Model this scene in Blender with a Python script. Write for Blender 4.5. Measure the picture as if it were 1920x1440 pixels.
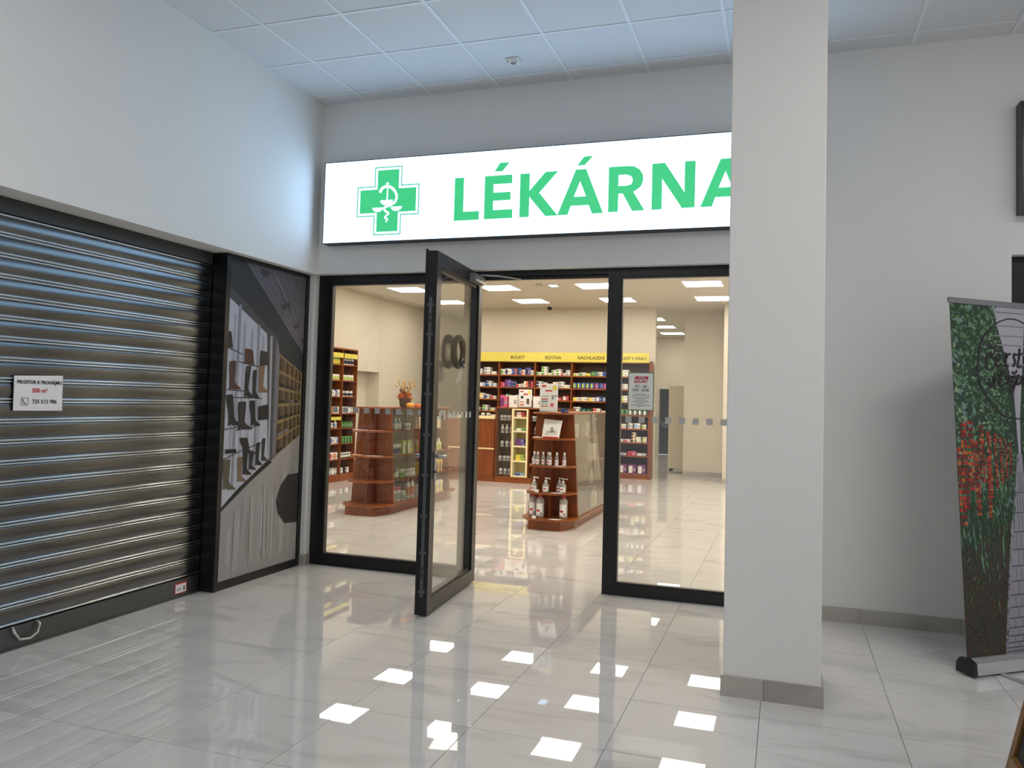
import bpy, math, random
from mathutils import Vector, Matrix
from mathutils.geometry import tessellate_polygon

for o in list(bpy.data.objects): bpy.data.objects.remove(o, do_unlink=True)
scene = bpy.context.scene
COL = scene.collection
PI = math.pi
rnd = random.Random(7)

# ------------------------------------------------------------------ camera, world, lights, exposure
cam_d = bpy.data.cameras.new('camera'); cam = bpy.data.objects.new('camera', cam_d); COL.objects.link(cam)
FOCAL, CX, CY = 1466.77, 998.27, 686.6
cam_d.sensor_fit = 'HORIZONTAL'; cam_d.sensor_width = 36.0
cam_d.lens = FOCAL * 36.0 / 1920.0
cam_d.shift_x = (960.0 - CX) / 1920.0
cam_d.shift_y = (CY - 720.0) / 1920.0
cam_d.clip_start = 0.05; cam_d.clip_end = 100
cam.matrix_world = (Matrix.Translation((3.8287, -5.7795, 1.4467)) @ Matrix.Rotation(0.3132, 4, 'Z')
                    @ Matrix.Rotation(1.6143, 4, 'X') @ Matrix.Rotation(0.0265, 4, 'Z'))
scene.camera = cam

w = bpy.data.worlds.new('hall_daylight'); scene.world = w; w.use_nodes = True
w.node_tree.nodes['Background'].inputs[0].default_value = (0.94, 0.96, 1.0, 1)
w.node_tree.nodes['Background'].inputs[1].default_value = 0.57

def area(name, loc, size, power, color, rot=(0, 0, 0)):
    l = bpy.data.lights.new(name, 'AREA'); l.shape = 'RECTANGLE'; l.size = size[0]; l.size_y = size[1]
    l.energy = power; l.color = color
    o = bpy.data.objects.new(name, l); COL.objects.link(o); o.location = loc; o.rotation_euler = rot
    return o
# recessed square lamps of the hall ceiling, behind the camera
for lx, ly, lw_ in [(1.9, -4.2, 28), (5.6, -3.0, 39), (7.8, -3.3, 14), (2.0, -6.5, 8), (6.2, -6.5, 6)]:
    area('hall_ceiling_lamp', (lx, ly, 3.92), (1.2, 0.6), lw_, (1.0, 0.965, 0.935))

vs = scene.view_settings
vs.view_transform = 'Standard'; vs.look = 'None'; vs.exposure = 0.0; vs.gamma = 1.0
vs.use_curve_mapping = False

# ------------------------------------------------------------------ materials
def lin(c):
    return tuple(((v / 255.0) / 12.92 if v / 255.0 <= 0.04045 else ((v / 255.0 + 0.055) / 1.055) ** 2.4) for v in c)
MATS = {}
def new_mat(name):
    m = bpy.data.materials.new(name); m.use_nodes = True
    nt = m.node_tree; return m, nt, nt.nodes['Principled BSDF']
def M(name, rgb, rough=0.5, metal=0.0, ior=1.5, noise=8.0, amt=0.06, bump=0.0, bump_scale=60, trans=0.0, alpha=1.0, spec=0.5):
    if name in MATS: return MATS[name]
    m, nt, b = new_mat(name); c = lin(rgb)
    tc = nt.nodes.new('ShaderNodeTexCoord'); nz = nt.nodes.new('ShaderNodeTexNoise')
    nz.inputs['Scale'].default_value = noise; nz.inputs['Detail'].default_value = 3
    nt.links.new(tc.outputs['Object'], nz.inputs['Vector'])
    mx = nt.nodes.new('ShaderNodeMix'); mx.data_type = 'RGBA'
    mx.inputs[6].default_value = tuple(v * (1 - amt) for v in c) + (1,)
    mx.inputs[7].default_value = tuple(min(1, v * (1 + amt)) for v in c) + (1,)
    nt.links.new(nz.outputs['Fac'], mx.inputs[0]); nt.links.new(mx.outputs[2], b.inputs['Base Color'])
    b.inputs['Roughness'].default_value = rough; b.inputs['Metallic'].default_value = metal
    b.inputs['IOR'].default_value = ior; b.inputs['Specular IOR Level'].default_value = spec
    if trans: b.inputs['Transmission Weight'].default_value = trans
    if alpha < 1: b.inputs['Alpha'].default_value = alpha
    if bump:
        n2 = nt.nodes.new('ShaderNodeTexNoise'); n2.inputs['Scale'].default_value = bump_scale; n2.inputs['Detail'].default_value = 4
        nt.links.new(tc.outputs['Object'], n2.inputs['Vector'])
        bp = nt.nodes.new('ShaderNodeBump'); bp.inputs['Strength'].default_value = bump; bp.inputs['Distance'].default_value = 0.01
        nt.links.new(n2.outputs['Fac'], bp.inputs['Height']); nt.links.new(bp.outputs['Normal'], b.inputs['Normal'])
    MATS[name] = m; return m
def EMI(name, rgb, strength):
    if name in MATS: return MATS[name]
    m, nt, b = new_mat(name)
    b.inputs['Base Color'].default_value = (0.02, 0.02, 0.02, 1); b.inputs['Roughness'].default_value = 0.4
    b.inputs['Emission Color'].default_value = rgb + (1,); b.inputs['Emission Strength'].default_value = strength
    MATS[name] = m; return m
def GLASS(name, tint, ior=1.5, rough=0.0):
    m = bpy.data.materials.new(name); m.use_nodes = True; nt = m.node_tree
    nt.nodes.remove(nt.nodes['Principled BSDF']); out = nt.nodes['Material Output']
    t = nt.nodes.new('ShaderNodeBsdfTransparent'); t.inputs[0].default_value = tint + (1,)
    g = nt.nodes.new('ShaderNodeBsdfGlossy'); g.inputs['Roughness'].default_value = rough; g.inputs[0].default_value = (1, 1, 1, 1)
    lw = nt.nodes.new('ShaderNodeLayerWeight'); lw.inputs[0].default_value = 0.5
    pw = nt.nodes.new('ShaderNodeMath'); pw.operation = 'POWER'; pw.inputs[1].default_value = 6.0
    f0 = ((ior - 1) / (ior + 1)) ** 2
    f = nt.nodes.new('ShaderNodeMath'); f.operation = 'MULTIPLY_ADD'; f.inputs[1].default_value = 1 - f0; f.inputs[2].default_value = f0
    nt.links.new(lw.outputs['Facing'], pw.inputs[0]); nt.links.new(pw.outputs[0], f.inputs[0])
    mx = nt.nodes.new('ShaderNodeMixShader')
    nt.links.new(f.outputs[0], mx.inputs[0]); nt.links.new(t.outputs[0], mx.inputs[1]); nt.links.new(g.outputs[0], mx.inputs[2])
    nt.links.new(mx.outputs[0], out.inputs[0]); MATS[name] = m; return m
def WOOD(name, a, b_, rough=0.35, scale=(1, 1, 1), axis='Z'):
    if name in MATS: return MATS[name]
    m, nt, b = new_mat(name)
    tc = nt.nodes.new('ShaderNodeTexCoord'); mp = nt.nodes.new('ShaderNodeMapping')
    s = {'Z': (14, 14, 1.1), 'X': (1.1, 14, 14), 'Y': (14, 1.1, 14)}[axis]; mp.inputs['Scale'].default_value = s
    nt.links.new(tc.outputs['Object'], mp.inputs['Vector'])
    nz = nt.nodes.new('ShaderNodeTexNoise'); nz.inputs['Scale'].default_value = 2.0; nz.inputs['Detail'].default_value = 6; nz.inputs['Distortion'].default_value = 0.6
    nt.links.new(mp.outputs[0], nz.inputs['Vector'])
    cr = nt.nodes.new('ShaderNodeValToRGB'); cr.color_ramp.elements[0].position = 0.3; cr.color_ramp.elements[1].position = 0.7
    cr.color_ramp.elements[0].color = lin(a) + (1,); cr.color_ramp.elements[1].color = lin(b_) + (1,)
    nt.links.new(nz.outputs['Fac'], cr.inputs[0]); nt.links.new(cr.outputs[0], b.inputs['Base Color'])
    b.inputs['Roughness'].default_value = rough; MATS[name] = m; return m
def MARBLE(name, base, vein, rough, per_object=True, grid=False):
    m, nt, b = new_mat(name)
    tc = nt.nodes.new('ShaderNodeTexCoord'); add = nt.nodes.new('ShaderNodeVectorMath'); add.operation = 'ADD'
    nt.links.new(tc.outputs['Object'], add.inputs[0])
    if per_object:
        oi = nt.nodes.new('ShaderNodeObjectInfo'); sc = nt.nodes.new('ShaderNodeVectorMath'); sc.operation = 'SCALE'
        cv = nt.nodes.new('ShaderNodeCombineXYZ')
        for k in range(3): nt.links.new(oi.outputs['Random'], cv.inputs[k])
        sc.inputs['Scale'].default_value = 37.0; nt.links.new(cv.outputs[0], sc.inputs[0]); nt.links.new(sc.outputs[0], add.inputs[1])
    mp = nt.nodes.new('ShaderNodeMapping'); mp.inputs['Rotation'].default_value = (0, 0, 0.5); mp.inputs['Scale'].default_value = (1.0, 3.2, 1)
    nt.links.new(add.outputs[0], mp.inputs['Vector'])
    nz = nt.nodes.new('ShaderNodeTexNoise'); nz.inputs['Scale'].default_value = 1.6; nz.inputs['Detail'].default_value = 7; nz.inputs['Distortion'].default_value = 0.9
    nt.links.new(mp.outputs[0], nz.inputs['Vector'])
    cr = nt.nodes.new('ShaderNodeValToRGB'); e = cr.color_ramp.elements
    e[0].position = 0.30; e[0].color = lin(vein) + (1,); e[1].position = 0.46; e[1].color = lin(base) + (1,)
    k = e.new(0.75); k.color = tuple(min(1, v * 1.04) for v in lin(base)) + (1,)
    nt.links.new(nz.outputs['Fac'], cr.inputs[0])
    if grid:
        bk = nt.nodes.new('ShaderNodeTexBrick'); bk.offset = 0.0; bk.inputs['Scale'].default_value = 1.0
        bk.inputs['Brick Width'].default_value = 0.604; bk.inputs['Row Height'].default_value = 0.596; bk.inputs['Mortar Size'].default_value = 0.0025
        bk.inputs['Mortar'].default_value = lin((120, 118, 114)) + (1,)
        nt.links.new(tc.outputs['Object'], bk.inputs['Vector']); nt.links.new(cr.outputs[0], bk.inputs['Color1']); nt.links.new(cr.outputs[0], bk.inputs['Color2'])
        nt.links.new(bk.outputs['Color'], b.inputs['Base Color'])
    else: nt.links.new(cr.outputs[0], b.inputs['Base Color'])
    b.inputs['Roughness'].default_value = rough; b.inputs['IOR'].default_value = 2.0
    MATS[name] = m; return m

paint = M('white_wall_paint', (226, 225, 222), 0.7, noise=2, amt=0.015, bump=0.05, bump_scale=160)
paint_in = M('cream_shop_paint', (209, 202, 186), 0.65, noise=2, amt=0.015, bump=0.04, bump_scale=160)
ceil_m = M('white_ceiling_board', (214, 216, 218), 0.85, noise=30, amt=0.02, bump=0.08, bump_scale=300)
rail_m = M('white_ceiling_rail', (225, 228, 230), 0.4, amt=0.01)
grout = M('grey_floor_grout', (112, 110, 106), 0.8, noise=20)
marble = MARBLE('polished_grey_marble_tile', (210, 208, 206), (193, 191, 189), 0.010)
marble_far = MARBLE('polished_marble_floor_beyond', (210, 208, 206), (193, 191, 189), 0.012, False, True)
base_tile = MARBLE('skirting_marble_tile', (170, 165, 156), (148, 143, 135), 0.3)
black_al = M('black_aluminium', (17, 17, 18), 0.32, amt=0.1, spec=0.4)
grey_al = M('dark_grey_aluminium', (46, 44, 42), 0.35, amt=0.05)
steel = M('brushed_steel', (170, 172, 174), 0.28, 1.0, amt=0.05)
steel_dull = M('dull_lock_steel', (95, 98, 100), 0.4, 0.8, amt=0.08)
galv = M('galvanised_slat_steel', (108, 110, 113), 0.24, 1.0, noise=25, amt=0.02)
galv_bar = M('galvanised_bottom_bar', (104, 106, 108), 0.38, 1.0, noise=30, amt=0.05)
pane = GLASS('clear_window_glass', (0.985, 0.99, 0.985))
cab_glass = GLASS('cabinet_glass', (0.86, 0.87, 0.84), 1.7)
acrylic = GLASS('clear_acrylic', (0.985, 0.99, 0.99), 1.4)
decal = M('frosted_grey_square', (190, 188, 182), 0.6, amt=0.03)
wood = WOOD('cherry_wood_upright', (104, 48, 15), (140, 72, 26), 0.3)
wood_h = WOOD('cherry_wood_shelf', (116, 57, 19), (150, 82, 32), 0.28, axis='X')
wood_y = WOOD('cherry_wood_plinth', (110, 53, 18), (144, 76, 30), 0.28, axis='Y')
wood_dk = WOOD('dark_stained_back_panel', (58, 28, 16), (80, 40, 24), 0.4)
cream = M('cream_laminate', (232, 214, 160), 0.4, amt=0.02)
cream_lt = M('pale_cream_laminate', (236, 226, 180), 0.4, amt=0.02)
yellow = M('yellow_fascia_board', (214, 200, 92), 0.22, amt=0.03)
white_p = M('white_plastic', (228, 228, 226), 0.35, amt=0.02)
white_pap = M('white_paper', (232, 232, 232), 0.7, amt=0.02)
ink = M('dark_print_ink', (40, 36, 38), 0.6)
ink_grey = M('grey_print_ink', (120, 118, 114), 0.6)
red_ink = M('red_print_ink', (196, 28, 40), 0.5)
black_p = M('black_plastic', (24, 24, 25), 0.4, amt=0.1)

# ------------------------------------------------------------------ mesh helpers
class MB:
    def __init__(s): s.v = []; s.f = []; s.m = []; s.sm = []
    def face(s, idx, mi=0, smooth=False): s.f.append(tuple(idx)); s.m.append(mi); s.sm.append(smooth)
    def poly(s, pts, mi=0):
        n = len(s.v); s.v += [tuple(p) for p in pts]; s.face(range(n, n + len(pts)), mi); return s
    def box(s, x0, y0, z0, x1, y1, z1, mi=0):
        n = len(s.v)
        s.v += [(x0, y0, z0), (x1, y0, z0), (x1, y1, z0), (x0, y1, z0), (x0, y0, z1), (x1, y0, z1), (x1, y1, z1), (x0, y1, z1)]
        for q in ((0, 3, 2, 1), (4, 5, 6, 7), (0, 1, 5, 4), (1, 2, 6, 5), (2, 3, 7, 6), (3, 0, 4, 7)): s.face([n + i for i in q], mi)
        return s
    def hexa(s, bottom, top, mi=0):
        n = len(s.v); k = len(bottom); s.v += [tuple(p) for p in bottom] + [tuple(p) for p in top]
        s.face([n + i for i in reversed(range(k))], mi); s.face([n + k + i for i in range(k)], mi)
        for i in range(k): j = (i + 1) % k; s.face((n + i, n + j, n + k + j, n + k + i), mi)
        return s
    def prism(s, poly, z0, z1, mi=0): return s.hexa([(x, y, z0) for x, y in poly], [(x, y, z1) for x, y in poly], mi)
    def lathe(s, prof, c=(0, 0, 0), n=14, mi=0, smooth=True, axis='Z', mis=None):
        base = len(s.v)
        for r, h in prof:
            for i in range(n):
                a = 2 * PI * i / n; p = (r * math.cos(a), r * math.sin(a), h)
                if axis == 'Y': p = (p[0], p[2], p[1])
                if axis == 'X': p = (p[2], p[0], p[1])
                s.v.append((c[0] + p[0], c[1] + p[1], c[2] + p[2]))
        for j in range(len(prof) - 1):
            for i in range(n):
                k = (i + 1) % n
                s.face((base + j * n + i, base + j * n + k, base + (j + 1) * n + k, base + (j + 1) * n + i), mis[j] if mis else mi, smooth)
        s.face([base + i for i in reversed(range(n))], mis[0] if mis else mi)
        s.face([base + (len(prof) - 1) * n + i for i in range(n)], mis[-1] if mis else mi)
        return s
    def tube(s, path, r, n=8, mi=0, close=False):
        path = [Vector(p) for p in path]; base = len(s.v); L = len(path)
        rs = r if isinstance(r, (list, tuple)) else [r] * L
        up = Vector((0.13, 0.31, 0.94))
        for i, p in enumerate(path):
            a = path[(i - 1) % L] if (close or i > 0) else p; b = path[(i + 1) % L] if (close or i < L - 1) else p
            t = (b - a).normalized(); u = t.cross(up)
            if u.length < 1e-3: u = t.cross(Vector((1, 0, 0)))
            u.normalize(); v = t.cross(u)
            for k in range(n):
                g = 2 * PI * k / n; s.v.append(tuple(p + u * math.cos(g) * rs[i] + v * math.sin(g) * rs[i]))
        R = L if close else L - 1
        for i in range(R):
            j = (i + 1) % L
            for k in range(n):
                q = (k + 1) % n; s.face((base + i * n + k, base + i * n + q, base + j * n + q, base + j * n + k), mi, True)
        if not close:
            s.face([base + k for k in reversed(range(n))], mi); s.face([base + (L - 1) * n + k for k in range(n)], mi)
        return s
    def mesh(s, name, mats, origin=(0, 0, 0)):
        me = bpy.data.meshes.new(name); ox, oy, oz = origin
        me.from_pydata([(x - ox, y - oy, z - oz) for x, y, z in s.v], [], s.f)
        for m in (mats if isinstance(mats, (list, tuple)) else [mats]): me.materials.append(m)
        me.polygons.foreach_set('material_index', s.m); me.polygons.foreach_set('use_smooth', s.sm); me.update()
        return me
    def build(s, name, mats, parent=None, origin=None, kind=None, label=None):
        """world-coordinate vertices; made relative to the parent's base point"""
        if origin is None:
            origin = (0, 0, 0); q = parent
            while q is not None:
                if q.get('_w'): origin = tuple(q.location); break
                q = q.parent
        o = bpy.data.objects.new(name, s.mesh(name, mats, origin)); COL.objects.link(o)
        if parent is not None: o.parent = parent
        if kind: o['kind'] = kind
        if label: o['label'] = label
        return o
def place(name, me, parent=None, loc=(0, 0, 0), rot=(0, 0, 0)):
    o = bpy.data.objects.new(name, me); COL.objects.link(o); o.location = loc; o.rotation_euler = rot
    if parent is not None: o.parent = parent
    return o
def tag(o, label, cat, group=None):
    o['label'] = label; o['category'] = cat
    if group: o['group'] = group
    return o
def thing(name, loc, label=None, cat=None, group=None, rotz=0.0, kind=None, world=True):
    """Empty at a thing's base. world=True: its parts are written in world coordinates"""
    o = bpy.data.objects.new(name, None); COL.objects.link(o); o.location = loc; o.rotation_euler = (0, 0, rotz); o.empty_display_size = 0.1
    if world: o['_w'] = 1
    if label: tag(o, label, cat, group)
    if kind: o['kind'] = kind
    return o
def bx(name, b, mat, parent=None, kind=None): return MB().box(*b).build(name, mat, parent, kind=kind)
def struct(name, mb, mats): return mb.build(name, mats, None, kind='structure')

def text_mesh(s, size, bold=0.0, align='CENTER'):
    cu = bpy.data.curves.new('t', 'FONT'); cu.body = s; cu.size = size; cu.align_x = align; cu.offset = bold; cu.resolution_u = 3; cu.extrude = 0.0002
    o = bpy.data.objects.new('t', cu); COL.objects.link(o)
    dg = bpy.context.evaluated_depsgraph_get(); me = bpy.data.meshes.new_from_object(o.evaluated_get(dg)); me.name = 'print'
    bpy.data.objects.remove(o, do_unlink=True); return me
def text(name, s, size, mat, parent, loc, rot, bold=0.0, align='CENTER', sx=1.0):
    me = text_mesh(s, size, bold, align); me.materials.clear(); me.materials.append(mat)
    o = place(name, me, parent, loc, rot); o.scale = (sx, 1, 1); return o
FRONT = (PI / 2, 0, 0)          # reads from the hall side (faces -y)
SIDE = (PI / 2, 0, PI / 2)      # reads from +x
def extrude_poly(mb, outer, hole, to3, depth, mi=0):
    """outline with an optional hole: tessellated front and real side walls; to3(p, h)"""
    loops = [outer] + ([hole] if hole else [])
    flat = [p for l in loops for p in l]
    tris = tessellate_polygon([[Vector((p[0], p[1], 0)) for p in l] for l in loops])
    n = len(mb.v); mb.v += [to3(p, depth) for p in flat]
    for t in tris: mb.face([n + i for i in t], mi)
    for l in loops:
        for i in range(len(l)):
            a, b = l[i], l[(i + 1) % len(l)]
            mb.poly([to3(a, 0), to3(b, 0), to3(b, depth), to3(a, depth)], mi)

# traced outlines, in millimetres on their own surface
STROKES={"oval":[[445,2004],[351,1969],[262,1901],[218,1827],[196,1740],[194,1664],[214,1589],[260,1519],[326,1459],[400,1425],[484,1414],[550,1416]],"car1":[[296,1840],[311,1824],[327,1827],[351,1845]],"c":[[313,1769],[311,1788],[293,1792],[273,1767],[263,1738],[264,1709],[276,1696],[295,1699],[319,1712]],"e":[[337,1746],[361,1759],[372,1779],[362,1790],[346,1775],[337,1746],[342,1722],[358,1717],[385,1738]],"r":[[393,1794],[419,1798],[425,1783],[415,1739],[423,1718],[440,1726]],"r2":[[420,1769],[438,1789],[459,1797]],"s":[[498,1801],[484,1781],[492,1757],[483,1728],[464,1725]],"t":[[537,1832],[525,1773],[511,1729],[522,1717],[543,1730]],"tc":[[494,1791],[562,1802]],"u":[[283,1648],[275,1619],[279,1593],[298,1601],[320,1654]],"u2":[[320,1654],[313,1611],[323,1597]],"t2":[[382,1695],[369,1646],[361,1608],[373,1599],[392,1611]],"t2c":[[354,1667],[418,1684]],"r3":[[412,1657],[430,1661],[425,1616]],"r4":[[429,1639],[448,1661],[463,1655]],"z":[[452,1656],[486,1666],[464,1638],[477,1619],[463,1577],[449,1570],[447,1586],[475,1611],[502,1632]],"zc":[[462,1692],[479,1679],[506,1699]],"e2":[[492,1631],[515,1654],[515,1672],[498,1656],[491,1626],[504,1615],[530,1635]],"n":[[541,1669],[532,1616]],"n2":[[535,1642],[554,1665],[566,1653],[561,1614]]}
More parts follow.
